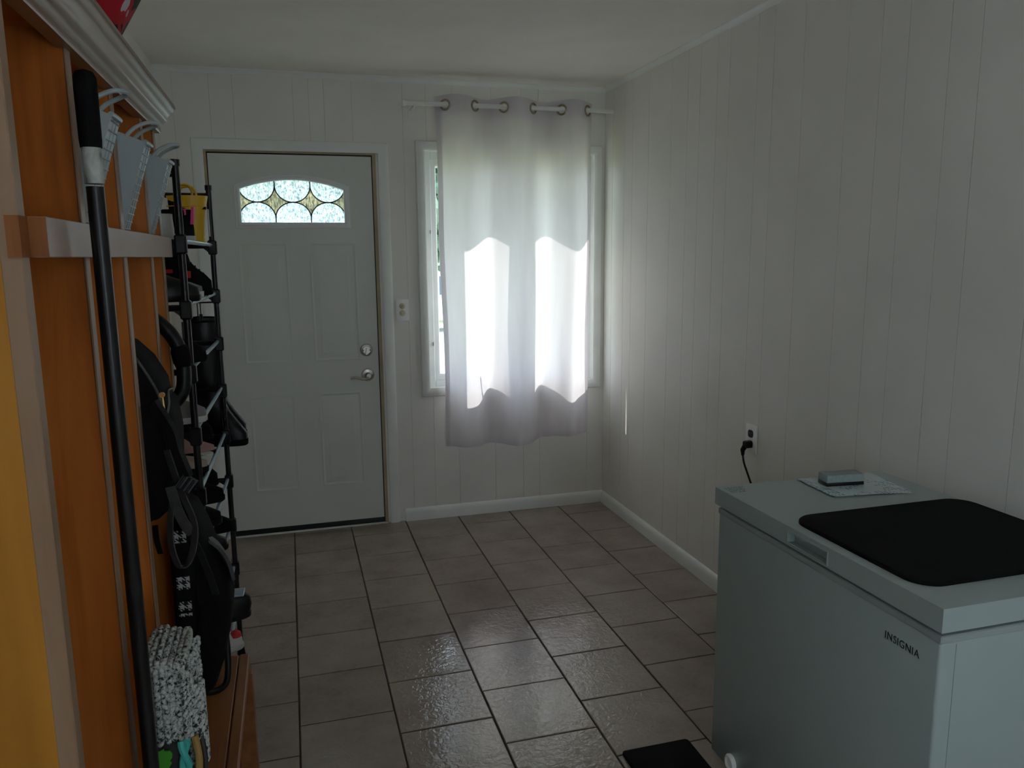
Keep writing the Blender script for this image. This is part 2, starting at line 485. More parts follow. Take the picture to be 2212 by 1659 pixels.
ys = [4.175, 4.014, 3.91, 3.72, 3.477, 3.322, 3.212, 3.069, 2.973, 2.773, 2.667, 2.486, 2.257, 2.106, 1.995, 1.841, 1.736, 1.536, 1.430, 1.24, 1.0, .845, .735, .59, .494, .294, .188, 0, -.24, -.4, -.51, -.65, -.75, -.95, -1.05, -1.24, -1.48]
ed = [D] + ys + [RY]
for b0, a0 in zip(ed, ed[1:]):
    g.box(W, W + .006, a0 + .0011, b0 - .0011, 0, H)
g.done('panel_board', M_wall, wr, smooth=False)
g = G()
for a, b, p, q in ((RY, -1.35, 0, H), (-.80, D + .1, 0, H), (-1.35, -.80, 0, .85), (-1.35, -.80, 2.15, H)): g.box(LX - .1, LX, a, b, p, q)
struct(g.done('wall_left', M_wall, smooth=False), 'white wall behind the locker unit and shoe rack', 'wall')
# rear wall with a wide window behind the camera
g = G()
for a, b, p, q in ((LX - .1, .4, 0, H), (1.1, W + .1, 0, H), (.4, 1.1, 0, .85), (.4, 1.1, 2.15, H)): g.box(a, b, RY - .12, RY, p, q)
struct(g.done('wall_rear', M_wall, smooth=False), 'wall behind the camera with a window opening', 'wall')
w2 = sempty('window_2', 'white framed window behind the camera', 'window', (.75, RY, .85))
g = G()
for a, b, p, q in ((.4, .45, .85, 2.15), (1.05, 1.1, .85, 2.15), (.45, 1.05, .85, .9), (.45, 1.05, 2.1, 2.15), (.45, 1.05, 1.48, 1.52)): g.box(a, b, RY - .09, RY - .03, p, q)
g.done('frame', M_vinyl, w2, smooth=False)
g = G(); g.box(.45, 1.05, RY - .065, RY - .06, .9, 1.48); g.box(.45, 1.05, RY - .065, RY - .06, 1.52, 2.1); g.done('pane', M_glass, w2, smooth=False)

w3 = sempty('added_fill_window', 'added white framed fill window in the left wall behind the camera', 'window', (LX, -1.075, .85))  # invented opening, put in to brighten the room from the left
g = G()
for a, b, p, q in ((-1.35, -1.30, .85, 2.15), (-.85, -.80, .85, 2.15), (-1.30, -.85, .85, .9), (-1.30, -.85, 2.1, 2.15), (-1.30, -.85, 1.48, 1.52)): g.box(LX - .09, LX - .03, a, b, p, q)
g.done('frame', M_vinyl, w3, smooth=False)
g = G(); g.box(LX - .065, LX - .06, -1.30, -.85, .9, 1.48); g.box(LX - .065, LX - .06, -1.30, -.85, 1.52, 2.1); g.done('pane', M_glass, w3, smooth=False)

# baseboards and ceiling mouldings
bbp = [(0, 0), (.016, 0), (.016, .045), (.013, .058), (.007, .068), (0, .072)]
g = G(); g.prism([(D - a, b) for a, b in bbp], 'x', .572, W); struct(g.done('baseboard_back', M_trim), 'white baseboard under the window', 'baseboard')
g = G(); g.prism([(W - a, b) for a, b in bbp], 'y', D - .017, RY); struct(g.done('baseboard_right', M_trim), 'white baseboard along the right wall', 'baseboard')
cmp_ = [(0, 0), (.004, 0), (.006, .008), (.015, .016), (.022, .020), (.022, .026), (0, .026)]
g = G(); g.prism([(D - a, H - .026 + b) for a, b in cmp_], 'x', LX, W); struct(g.done('trim_1', M_trim), 'slim white ceiling moulding over the door wall', 'trim')
g = G(); g.prism([(W - a, H - .026 + b) for a, b in cmp_], 'y', D - .023, RY); struct(g.done('trim_2', M_trim), 'slim white ceiling moulding on the right wall', 'trim')

# ------------------------------------------------------------------ front door
dr = sempty('door_1', 'white front door with an arched leaded glass light', 'door', (.046, D, 0))
XL, XR, ZB, ZT = -.3605, .4525, .034, 2.0204
YF, YB = D + .008, D + .052
gx0, gx1, gz0, gz1, gzt = -.225, .311, 1.670, 1.853, 1.903
def arch(x):
    u = (x - (gx0 + gx1) / 2) / ((gx1 - gx0) / 2)
    return gz1 + (gzt - gz1) * (1 - abs(u) ** 2.0)
g = G(); N = 24
def slabquad(x0, x1, zl0, zl1, zh0, zh1):
    g.loft([[(x0, y, zl0), (x1, y, zl1), (x1, y, zh1), (x0, y, zh0)] for y in (YF, YB)])
slabquad(XL, gx0, ZB, ZB, ZT, ZT); slabquad(gx1, XR, ZB, ZB, ZT, ZT); slabquad(gx0, gx1, ZB, ZB, gz0, gz0)
for i in range(N):
    a = gx0 + (gx1 - gx0) * i / N; b = gx0 + (gx1 - gx0) * (i + 1) / N
    slabquad(a, b, arch(a), arch(b), ZT, ZT)
bmesh.ops.remove_doubles(g.bm, verts=g.bm.verts, dist=1e-5)
g.done('slab', M_door, dr, smooth=False)
ringprof = [(0, 0), (0, .0045), (-.006, .0055), (-.012, .003), (-.020, .0010), (-.030, .0012), (-.042, .0048), (-.048, .005)]
for (a, p, b, q) in ((-.243, .944, .003, 1.575), (.112, .944, .355, 1.575), (-.232, .243, .003 - .005, .766), (.124, .247, .352, .768)):
    g = G()
    out = [(a, p), (b, p), (b, q), (a, q)]
    g.frame(out, ringprof, YF)
    i_ = .048; g.face([(a + i_, YF - .005, p + i_), (b - i_, YF - .005, p + i_), (b - i_, YF - .005, q - i_), (a + i_, YF - .005, q - i_)])
    g.done('panel', M_door, dr, smooth=True, ang=20)
def glass_outline(e=0, n=24):
    pts = [(gx0 - e, gz0 - e), (gx1 + e, gz0 - e)]
    for i in range(n + 1):
        x = gx1 - (gx1 - gx0) * i / n
        pts.append((x + e * (1 if i == 0 else -1 if i == n else 0), arch(x) + e))
    return pts
g = G(); g.frame(glass_outline(), [(-.010, .002), (-.008, .010), (0, .013), (.006, .011), (.012, .006), (.016, .006), (.020, .002), (.022, 0), (-.010, 0)], YF)
g.done('glass_frame', M_vinyl, dr)
g = G()
g.loft([[(x, YF + .016, z) for x, z in glass_outline(-.002)], [(x, YF + .021, z) for x, z in glass_outline(-.002)]])
g.done('glass_pane', M_rain, dr, smooth=False)
per = (gx1 - gx0) / 3; zm, zu, zl = 1.783, 1.868, 1.702
yl = YF + .012
g = G()
def sarc(xc, up):
    z1 = zu if up else zl
    pts = []
    for k in range(25):
        t = PI * k / 24
        pts.append((xc - per / 2 * math.cos(t), yl, z1 + (zm - z1) * math.sin(t)))
    return pts
for k in range(3):
    xc = gx0 + per * (k + .5)
    up = [p for p in sarc(xc, True) if p[2] < arch(p[0]) - .004]
    g.tube(up, 0.0031, 6); g.tube(sarc(xc, False), 0.0031, 6)
for k in (1, 2):
    x = gx0 + per * k
    g.tube([(x, yl, zu), (x, yl, arch(x) - .006)], 0.0031, 6); g.tube([(x, yl, gz0 + .004), (x, yl, zl)], 0.0031, 6)
g.done('lead_came', M_rack, dr)
for k in range(4):
    xc = gx0 + per * k
    def edge(x, up):
        u = abs(x - xc) / (per / 2)                        # 0 at the cusp, 1 where arcs touch
        c = 1 - u
        s1 = math.sqrt(max(0, 1 - c * c))
        return (zu + (zm - zu) * s1) if up else (zl + (zm - zl) * s1)
    xa, xb = max(gx0 + .004, xc - per / 2), min(gx1 - .004, xc + per / 2)
    n = 20; xs = [xa + (xb - xa) * i / n for i in range(n + 1)]
    poly = [(x, min(edge(x, False), zm)) for x in xs] + [(x, min(max(edge(x, True), zm) + .00001, arch(x) - .004)) for x in reversed(xs)]
    g = G(); g.loft([[(x, YF + .0135, z) for x, z in poly], [(x, YF + .0155, z) for x, z in poly]])
    g.done('diamond_pane', M_rain2, dr, smooth=False)
# hardware
g = G(); g.lathe([(.0, 0), (.034, 0), (.034, .004), (.030, .010), (.022, .012), (.021, .016), (.0, .016)], (.389, YF, .995), 'y')
db = g.done('deadbolt', M_nickel, dr)
g = G(); g.obox((.389, YF - .026, .992), (1, 0, 0), (0, 1, 0), (.15, 0, 1), .005, .012, .019); g.done('thumb_turn', M_nickel, db)
g = G(); g.lathe([(.0, 0), (.0035, 0), (.0035, .002), (0, .002)], (.371, YF - .0158, .995), 'y', 10); g.lathe([(.0, 0), (.0035, 0), (.0035, .002), (0, .002)], (.407, YF - .0158, .995), 'y', 10); g.done('screw', M_black, db)
g = G(); g.lathe([(.0, 0), (.035, 0), (.035, .004), (.031, .011), (.016, .014), (.013, .04), (.016, .052), (.012, .058), (0, .058)], (.391, YF, .857), 'y')
dl = g.done('lever_rosette', M_nickel, dr)
g = G(); g.tube(smoothpath([(.392, YF - .052, .850), (.372, YF - .055, .844), (.350, YF - .054, .845), (.325, YF - .052, .852), (.305, YF - .050, .853), (.294, YF - .049, .847)]), [.0085] * 12 + [.0075] * 10 + [.006] * 9, 10); g.done('lever', M_nickel, dl)
for z in (.20, 1.03, 1.80):
    g = G(); g.cyl((XL - .010, D - .008, z - .05), (XL - .010, D - .008, z + .05), .008, 12); g.cyl((XL - .010, D - .008, z - .057), (XL - .010, D - .008, z + .057), .005, 10)
    g.done('hinge', M_rack, dr)
g = G(); g.box(XL, XR, YF + .002, YB, .004, ZB); g.box(XL - .003, XR + .003, YF + .004, YB, ZT, ZT + .008); g.box(XR, XR + .006, YF + .004, YB, .004, ZT + .008); g.box(XL - .006, XL, YF + .004, YB, .004, ZT + .008); g.done('sweep', M_black, dr, smooth=False)
# jamb and casing
g = G()
for a, b, p, q in ((XL - .0245, XL - .005, 0, 2.045), (XR + .005, .475, 0, 2.045), (XL - .005, XR + .005, ZT + .007, 2.045)): g.box(a, b, D - .002, D + .14, p, q)
g.done('jamb', M_jamb, dr, smooth=False)
g = G(); g.box(XL - .02, XR + .02, D - .012, D + .05, 0, .004, .001); g.done('threshold', M_trim, dr)
cas = [(.0, 0), (.0, .012), (.012, .016), (.040, .016), (.052, .010), (.056, 0)]
def casing_three(name, x0, x1, z1, z0, label):
    g = G()
    path = [(x0, z0), (x0, z1), (x1, z1), (x1, z0)]
    dirs = [(-1, 0), (-1, 1), (1, 1), (1, 0)]
    g.loft([[(p[0] + d[0] * o, D - h, p[1] + d[1] * o) for o, h in cas] for p, d in zip(path, dirs)])
    return struct(g.done(name, M_trim), label, 'trim')
casing_three('trim_3', -.378, .487, 2.037, 0, 'white casing boards around the front door')

# ------------------------------------------------------------------ window 1
w1 = sempty('window_1', 'white casement window half hidden by the curtain', 'window', (1.22, D, .765))
g = G(); g.frame([(.735, .765), (1.712, .765), (1.712, 2.06), (.735, 2.06)], [(.0, 0), (0, .014), (.010, .020), (.030, .021), (.044, .016), (.050, .006), (.050, 0)], D)
g.done('casing', M_trim, w1)
g = G()
for a, b, p, q in ((.712, .737, .742, 2.083), (1.710, 1.735, .742, 2.083), (.737, 1.710, .742, .767), (.737, 1.710, 2.058, 2.083)): g.box(a, b, D - .001, D + .15, p, q)
g.done('reveal', M_trim, w1, smooth=False)
g = G()
for a, b, p, q in ((.735, .772, .765, 2.06), (1.622, 1.712, .765, 2.06), (.772, 1.622, .765, .80), (.772, 1.622, 2.02, 2.06), (1.12, 1.215, .80, 2.02)): g.box(a, b, D + .03, D + .10, p, q, .003, 1)
g.done('frame', M_vinyl, w1)
for a, b in ((.772, 1.12), (1.215, 1.622)):
    g = G()
    g.frame([(a + .028, .835), (b - .028, .835), (b - .028, 1.985), (a + .028, 1.985)], [(-.004, 0), (-.004, .006), (0, .012), (.012, .016), (.034, .016), (.034, -.012), (-.004, -.012)], D + .055)
    sa = g.done('sash', M_vinyl, w1)
    g = G(); g.box(a + .026, b - .026, D + .055, D + .059, .833, 1.987); g.done('pane', M_glass, sa, smooth=False)
g = G(); g.tube(smoothpath([(.965, D + .02, .80), (.955, D + .005, .83), (.94, D - .01, .93)]), .005, 8); g.lathe([(0, 0), (.02, 0), (.018, .012), (0, .014)], (.965, D + .03, .80), 'y'); g.done('crank', M_vinyl, w1)
g = G(); g.box(.7625, .7665, D + .020, D + .032, 1.0, 1.02); g.box(.7625, .7665, D + .020, D + .032, 1.62, 1.64); g.done('sash_lock', M_nickel, w1)

# ------------------------------------------------------------------ curtain and rod
RODY, RODZ = 4.172, 2.279
rod = thing('curtain_rod', 'thin white curtain rod across the top of the window', 'curtain rod', (1.2, RODY, RODZ))
g = G(); g.cyl((.628, RODY, RODZ + .000), (W - .003, RODY, RODZ + .002), .0125, 16); g.done('tube', M_trim, rod)
g = G(); g.lathe([(0, 0), (.014, 0), (.0155, .006), (.0155, .016), (.012, .02), (0, .02)], (.628, RODY, RODZ), 'x'); g.done('finial', M_trim, rod)
g = G(); g.box(.664, .678, RODY - .004, D, RODZ - .02, RODZ - .013); g.box(.656, .686, D - .004, D, RODZ - .05, RODZ + .02); g.box(.664, .678, RODY - .018, RODY + .016, RODZ - .022, RODZ - .012); g.done('bracket', M_trim, rod)
GX = [.832, .991, 1.148, 1.313, 1.477, 1.630]
def phase(x):
    if x <= GX[0]: return (x - GX[0]) / (GX[1] - GX[0])
    for i in range(5):
        if x <= GX[i + 1]: return i + (x - GX[i]) / (GX[i + 1] - GX[i])
    return 5 + (x - GX[5]) / .155
CX0, CX1 = .784, 1.662
CT, = (2.325,)
def cur(u, v):
    """u across 0..1, v down 0..1"""
    x0, x1 = CX0 + .030 * v, CX1 - .014 * v ** 2
    x = CX0 + (CX1 - CX0) * u
    ph = phase(x)
    A = .034 + .012 * min(1, v * 1.5)
    ex = .010 * math.sin(x * 23 + v * 2.0) * v + .006 * math.sin(x * 57 + v * 5 + 1) * v * (1 if v > .2 else v * 5)
    y = RODY - A * math.sin(PI * ph) + ex
    if u > .9: y -= .018 * (u - .9) * 10 * v * math.sin(v * 9)
    y += .012 * v
    zt = CT + .006 * math.sin(PI * ph + .6)
    zb = .425 + .030 * u + .012 * math.sin(x * 9)
    z = zt + (zb - zt) * v
    xx = x0 + (x1 - x0) * u + .004 * math.sin(v * 11 + u * 3)
    return Vector((xx, y, z))
cu = thing('curtain', 'sheer white grommet curtain hanging over the window, lit from behind', 'curtain', (1.22, RODY, .43))
NU, NV = 190, 150
g = G(); uv = {}
V = {}
RH = .0255
def near_g(p):
    return min(math.hypot((p.x - gx) * 1.0, p.z - RODZ) for gx in GX)
for i in range(NU + 1):
    for j in range(NV + 1):
        vv = (j / NV)
        vv = vv ** 1.25 if True else vv
        V[i, j] = g.bm.verts.new(cur(i / NU, vv))
for i in range(NU):
    for j in range(NV):
        q = (V[i, j], V[i + 1, j], V[i + 1, j + 1], V[i, j + 1])
        c = (q[0].co + q[2].co) / 2
        if c.z > 2.2 and near_g(c) < .0215: continue
        g.bm.faces.new(q)
bmesh.ops.delete(g.bm, geom=[v for v in g.bm.verts if not v.link_faces], context='VERTS')
co = g.done('cloth', M_curtain, cu, ang=180)
# hem bands: header doubled cloth, side hems
g = G()
def off(u, v, d): 
    p = cur(u, v); return Vector((p.x, p.y + d, p.z))
vh = .055

HV = {}
for i in range(NU + 1):
    for j in range(26): HV[i, j] = g.bm.verts.new(off(i / NU, vh * j / 25, .003))
for i in range(NU):
    for j in range(25):
        q = (HV[i, j], HV[i + 1, j], HV[i + 1, j + 1], HV[i, j + 1]); c = (q[0].co + q[2].co) / 2
        if near_g(c) < .0215: continue
        g.bm.faces.new(q)
bmesh.ops.delete(g.bm, geom=[v for v in g.bm.verts if not v.link_faces], context='VERTS')
g.grid(120, 5, lambda a, b: off(a, .985 + .015 * b, .003))
g.grid(4, 90, lambda a, b: off(.030 * a, b, .003 + .004 * (1 - a))); g.grid(4, 90, lambda a, b: off(.97 + .030 * a, b, .003))
g.done('hem', M_curtain, cu, ang=180)
for gx in GX:
    u = (gx - CX0) / (CX1 - CX0)
    a, b = cur(u - .01, .022), cur(u + .01, .022)
    t = Vector((b.x - a.x, b.y - a.y, 0)).normalized(); nrm = Vector((t.y, -t.x, 0)).normalized()
    c = Vector(((a.x + b.x) / 2, (a.y + b.y) / 2, RODZ))
    g = G(); rings = []
    for k in range(32):
        th = 2 * PI * k / 32; rd = t * math.cos(th) + Vector((0, 0, 1)) * math.sin(th)
        rings.append([c + rd * (.0250 + .0055 * math.cos(f)) + nrm * (.0045 * math.sin(f)) for f in [2 * PI * m / 10 for m in range(10)]])
    g.loft(rings, closed=True); g.done('grommet', M_brass, cu)

# ------------------------------------------------------------------ switch, outlet, cord
sw = thing('light_switch', 'white wall plate with two small ivory toggles between door and window', 'light switch', (.591, D, 1.207))
g = G(); g.box(.591 - .036, .591 + .036, D - .006, D, 1.207 - .058, 1.207 + .058, .003); g.done('plate', M_white, sw)
for z in (1.230, 1.192):
    g = G(); g.lathe([(0, 0), (.0165, 0), (.0165, .003), (.013, .005), (0, .005)], (.591, D - .0055, z), 'y', 20)
    tg = g.done('toggle_ring', M_ivory, sw)
    g = G(); g.obox((.591, D - .014, z), (1, 0, 0), (0, 1, .4), (0, -.4, 1), .0055, .006, .0055); g.done('toggle', M_ivory, tg)
ol = thing('wall_outlet', 'white wall outlet with black sockets above the freezer', 'outlet', (W, 2.707, .752))
g = G(); g.box(W - .006, W, 2.707 - .038, 2.707 + .038, .752 - .060, .752 + .060, .003); g.done('plate', M_white, ol)
for z in (.7735, .7305):
    g = G(); g.loft([[(x, y, zz) for y, zz in rrect(2.707 - .0165, 2.707 + .0165, z - .0155, z + .0155, .011)] for x in (W - .0062, W - .009)])
    sk = g.done('socket', M_black, ol)
    g = G()
    for y in (2.7135, 2.7005): g.box(W - .0094, W - .0088, y - .001, y + .001, z - .001, z + .007)
    g.done('slot', M_gasket, sk, smooth=False)
cd = thing('power_cord', 'black power cord plugged into the lower wall socket', 'power cord', (W - .03, 2.70, .725))
g = G(); g.loft([[(x, y, zz) for y, zz in rrect(2.707 - r, 2.707 + r, .7305 - r, .7305 + r, r * .6)] for x, r in ((W - .0092, .0145), (W - .022, .0155), (W - .034, .013))])
g.tube([(W - .026, 2.712, .724), (W - .034, 2.718, .705), (W - .034, 2.716, .683)], [.0115, .010, .006], 12)
g.done('plug', M_black, cd)
g = G(); g.tube(smoothpath([(W - .034, 2.717, .69), (W - .034, 2.705, .655), (W - .036, 2.675, .62), (W - .038, 2.635, .575), (W - .042, 2.56, .50), (W - .045, 2.42, .38), (W - .05, 2.2, .24), (W - .06, 1.95, .18), (W - .085, 1.80, .18), (1.672, 1.72, .2)]), .0042, 8)
g.done('cable', M_black, cd)

# ------------------------------------------------------------------ chest freezer
FX0, FX1, FY0, FY1 = 1.122, 1.656, 1.070, 1.848
fz = thing('chest_freezer', 'pale grey-white chest freezer with flat lid against the right wall', 'freezer', (1.39, 1.46, 0))
g = G(); g.box(FX0, FX1, FY0, FY1, .060, .786, .006, 3); g.done('body', M_appl, fz)
g = G(); g.box(FX0 - .0018, FX1, FY0 - .0018, FY1 + .0018, .784, .800, .002, 1); g.done('rim', M_appl2, fz)
g = G(); g.box(FX0 + .010, FX1 - .01, FY0 + .010, FY1 - .01, .7995, .8105); g.done('gasket', M_gasket, fz, smooth=False)
LZ0, LZ1 = .8103, .858
lx0, lx1, ly0, ly1 = 1.113, 1.660, 1.062, 1.856
hy0, hy1, hz1 = 1.380, 1.527, .8475
g = G()
prof = rrect(lx0 + .022, lx1, ly0, ly1, .006, 3)
g.box(lx0 + .022, lx1, ly0, ly1, LZ0, LZ1)
g.box(lx0, lx0 + .022, ly0, hy0, LZ0, LZ1); g.box(lx0, lx0 + .022, hy1, ly1, LZ0, LZ1); g.box(lx0, lx0 + .022, hy0, hy1, hz1, LZ1); g.box(lx0, lx0 + .022, hy0, hy1, LZ0, .8165)
bmesh.ops.remove_doubles(g.bm, verts=g.bm.verts, dist=1e-5)
lid = g.done('lid', M_appl, fz, smooth=False)
g = G(); g.frame([(hy0, .8165), (hy1, .8165), (hy1, hz1), (hy0, hz1)], [(-.003, -.002), (-.003, .0012), (0, .0018), (.002, .0008), (.002, 0)], 0)
for v in g.bm.verts: v.co = Vector((lx0 + v.co.y, v.co.x, v.co.z))
g.done('handle_rim', M_appl2, lid)
random.seed(3)
g = G()
for r in range(5):
    y = ly1 - .022 - r * .010; x = 1.128
    while x < 1.185 - r * .004:
        L = random.uniform(.004, .012); g.box(x, x + L, y, y + .0035, LZ1, LZ1 + .0003); x += L + .003
g.done('warning_print', M_gasket, lid, smooth=False)
tcu = bpy.data.curves.new('brand_lettering', 'FONT'); tcu.body = 'INSIGNIA'; tcu.size = .0165; tcu.space_character = 1.12; tcu.extrude = .0003
to = bpy.data.objects.new('tmp', tcu); COL.objects.link(to)
bpy.context.view_layer.update()
tm = bpy.data.meshes.new_from_object(to.evaluated_get(bpy.context.evaluated_depsgraph_get()))
bpy.data.objects.remove(to)
xs = [v.co.x for v in tm.vertices]; wid = max(xs) - min(xs); x0 = min(xs)
for v in tm.vertices:
    a = (v.co.x - x0) / wid * .089; b = v.co.y * 1.35
    v.co = Vector((FX0 - .0006 - v.co.z, 1.206 - a, .731 + b)) - Vector(fz.location)
tm.materials.append(M_ink)
lo = bpy.data.objects.new('brand_lettering', tm); COL.objects.link(lo); lo.parent = fz
g = G(); g.lathe([(0, 0), (.023, 0), (.024, .006), (.020, .012), (.016, .012), (.015, .006), (0, .006)], (FX0, 1.735, .092), 'x'); g.done('drain_cap', M_white, fz)
for x in (FX0 + .05, FX1 - .05):
    for y in (FY0 + .05, FY1 - .05):
        g = G(); g.cyl((x, y, .0), (x, y, .061), .018, 14); g.done('foot', M_black, fz)
g = G(); g.box(FX0 + .001, FX0 + .0012, 0, 0, 0, 0) if False else g.box(FX0 + .035, FX0 + .0362, FY0 - .0012, FY0 + .001, .07, .78); g.done('side_seam', M_appl2, fz, smooth=False)

g = G(); pts = rrect(1.142, 1.656, 1.142, 1.562, .055, 8)
def inset(p, d): 
    c = (1.40, 1.352); return (p[0] + (c[0] - p[0]) * d, p[1] + (c[1] - p[1]) * d)
g.loft([[(x, y, LZ1) for x, y in pts], [(x, y, LZ1 + .006) for x, y in pts], [(*inset(p, .012), LZ1 + .009) for p in pts]])
m_ = g.done('drying_mat', M_blackmat); tag(m_, 'black rounded drying mat lying on the freezer lid', 'mat')
# printed page and whetstone
g = G()
c00, c10, c11, c01 = (1.367, 1.845), (1.618, 1.846), (1.588, 1.642), (1.356, 1.674)
def page(u, v):
    x = (c00[0] * (1 - u) + c10[0] * u) * (1 - v) + (c01[0] * (1 - u) + c11[0] * u) * v
    y = (c00[1] * (1 - u) + c10[1] * u) * (1 - v) + (c01[1] * (1 - u) + c11[1] * u) * v
    z = LZ1 + .0012 + .004 * max(0, v - .6) * math.sin(PI * u) ** 1 * 2 + .003 * max(0, .15 - u) * 6
    return (x, y, z)
def page2(u, v): p = page(u, v); return (p[0], p[1], p[2] - .0008)
g.grid(20, 16, page); g.grid(20, 16, page2)
tag(g.done('plastic_page', M_page), 'thin plastic page with blue print under the sharpening stone', 'leaflet')
st = thing('sharpening_stone', 'two-tone grey and black rectangular stone resting on printed plastic page', 'sharpening stone', (1.46, 1.775, LZ1 + .002), -.12)
st['_local'] = True
g = G(); g.box(-.056, .056, -.023, .023, .0095, .031, .0015); g.done('grey_layer', M_stone, st)
g = G(); g.box(-.056, .056, -.023, .023, .0, .0095, .001); g.done('black_layer', M_black, st)
# floor mat
g = G(); pts = rrect(.896, 1.118, 1.15, 1.980, .012, 4)
g.loft([[(x, y, .0008) for x, y in pts], [(x, y, .008) for x, y in pts], [((x - 1.007) * .98 + 1.007, (y - 1.565) * .993 + 1.565, .010) for x, y in pts]])
tag(g.done('floor_mat', M_blackmat), 'black rubber floor mat on the tiles in front of the freezer', 'mat')

# ------------------------------------------------------------------ locker unit
LF = -.300; TY0, TY1 = 1.050, 2.165; TZ = 1.836
lk = thing('locker_unit', 'tall orange maple hall locker unit with crown moulding on the left wall', 'locker', (-.44, 1.6, 0))
divs = [(1.050, 1.076), (1.349, 1.377), (1.650, 1.680), (1.961, 1.991), (2.137, 2.165)]
T2 = .022
for k, (a, b) in enumerate(divs):
    nm = 'end_panel' if k in (0, 4) else 'divider'
    g = G(); g.box(LX + .008, LF - .004, a, b, 0, TZ)
    o = g.done(nm, M_yellowwood if k == 0 else M_wood, lk, smooth=False)
    g = G(); g.box(LF - (.024 if k == 0 else .004), LF, a - (.001 if k == 0 else 0), b, 0, TZ - .001, .0015, 1); e_ = g.done('edge_band', M_woodpale, o)
g = G(); g.box(LX, LX + .008, TY0, TY1, 0, TZ); g.done('back_board', M_wood, lk, smooth=False)
g = G(); g.box(LX, LF + .002, TY0, TY1, TZ, TZ + .020); g.done('top_board', M_wood, lk, smooth=False)
for (a, b), (c, d) in zip(divs, divs[1:]):
    g = G(); g.box(LX + .008, LF, b, c, 1.53, 1.548); g.done('shelf', M_wood, lk, smooth=False)
    g = G(); g.box(LX + .008, LX + .025, b, c, 1.37, 1.45); bo = g.done('hook_rail', M_wood, lk, smooth=False)
g = G(); g.box(LF, LF + .021, 1.080, 2.150, 1.504, 1.553, .001, 1); fa = g.done('rail', M_woodh, lk)
g = G(); g.box(LF, LF + .0205, 1.0785, 1.0803, 1.5045, 1.5525); g.box(LF - .014, LF + .001, 1.046, 1.0805, 1.504, 1.553); g.done('rail_end', M_woodend, fa, smooth=False)
cp = [(LF - .012, TZ - .026), (LF + .010, TZ - .026), (LF + .013, TZ - .021), (LF + .011, TZ - .014), (LF + .017, TZ - .008), (LF + .020, TZ - .003), (LF + .026, TZ + .000), (LF + .029, TZ + .006), (LF + .031, TZ + .014), (LF + .038, TZ + .022), (LF + .044, TZ + .026), (LF + .046, TZ + .031), (LF + .050, TZ + .033), (LF + .050, TZ + .040), (LF - .012, TZ + .040)]
g = G(); g.prism(cp, 'y', TY0 - .02, TY1 + .02); g.done('crown_moulding', M_crown, lk, ang=50)
g = G(); g.box(LX + .008, LF - .005, 1.08, 2.135, .08, .10); g.done('bottom_shelf', M_wood, lk, smooth=False)

# ------------------------------------------------------------------ bench
bn = thing('bench', 'low orange wooden bench in front of the lockers', 'bench', (-.23, 1.6, 0))
BZ = .440
g = G(); g.box(-.298, -.185, 1.00, 2.085, BZ - .020, BZ, .002, 1); g.done('seat', M_bench, bn)
g = G(); g.box(-.1825, -.158, 1.00, 2.088, BZ - .024, BZ + .001, .0025, 1); g.done('edge_board', M_bench, bn)
for y in (1.02, 2.02):
    g = G(); g.box(-.195, -.150, y, y + .045, 0, BZ - .0245, .002, 1); g.done('leg', M_bench, bn)
    g = G(); g.box(-.298, -.26, y, y + .045, 0, BZ - .0205, .002, 1); g.done('leg', M_bench, bn)
g = G(); g.box(-.29, -.19, 1.066, 2.019, .10, .118, .001, 1); g.done('stretcher', M_bench, bn)

# ------------------------------------------------------------------ pole
pl = thing('pole', 'tall black pole with grip and worn pale sticker leaning on the locker rail', 'pole', (-.257, 1.22, BZ))
px_, py_ = -.2505, 1.22
def pp(z, x=None): return (px_ + .002 * (1.5 - z), py_, z)
g = G(); g.tube([pp(BZ + .03), pp(1.60)], .0116, 20); g.done('shaft', M_rack, pl)
g = G(); g.tube([pp(BZ + .001), pp(BZ + .035)], [.016, .014], 16); g.done('rubber_tip', M_blackmat, pl)
g = G(); g.tube([pp(1.652), pp(1.662), pp(1.67), pp(1.73), pp(1.744), pp(1.751), pp(1.754)], [.0138, .0145, .0145, .0150, .0146, .011, .004], 20); g.done('grip', M_blackmat, pl)
g = G(); g.tube([pp(1.604), pp(1.653)], .0124, 20); g.done('sticker', M_sticker, pl)

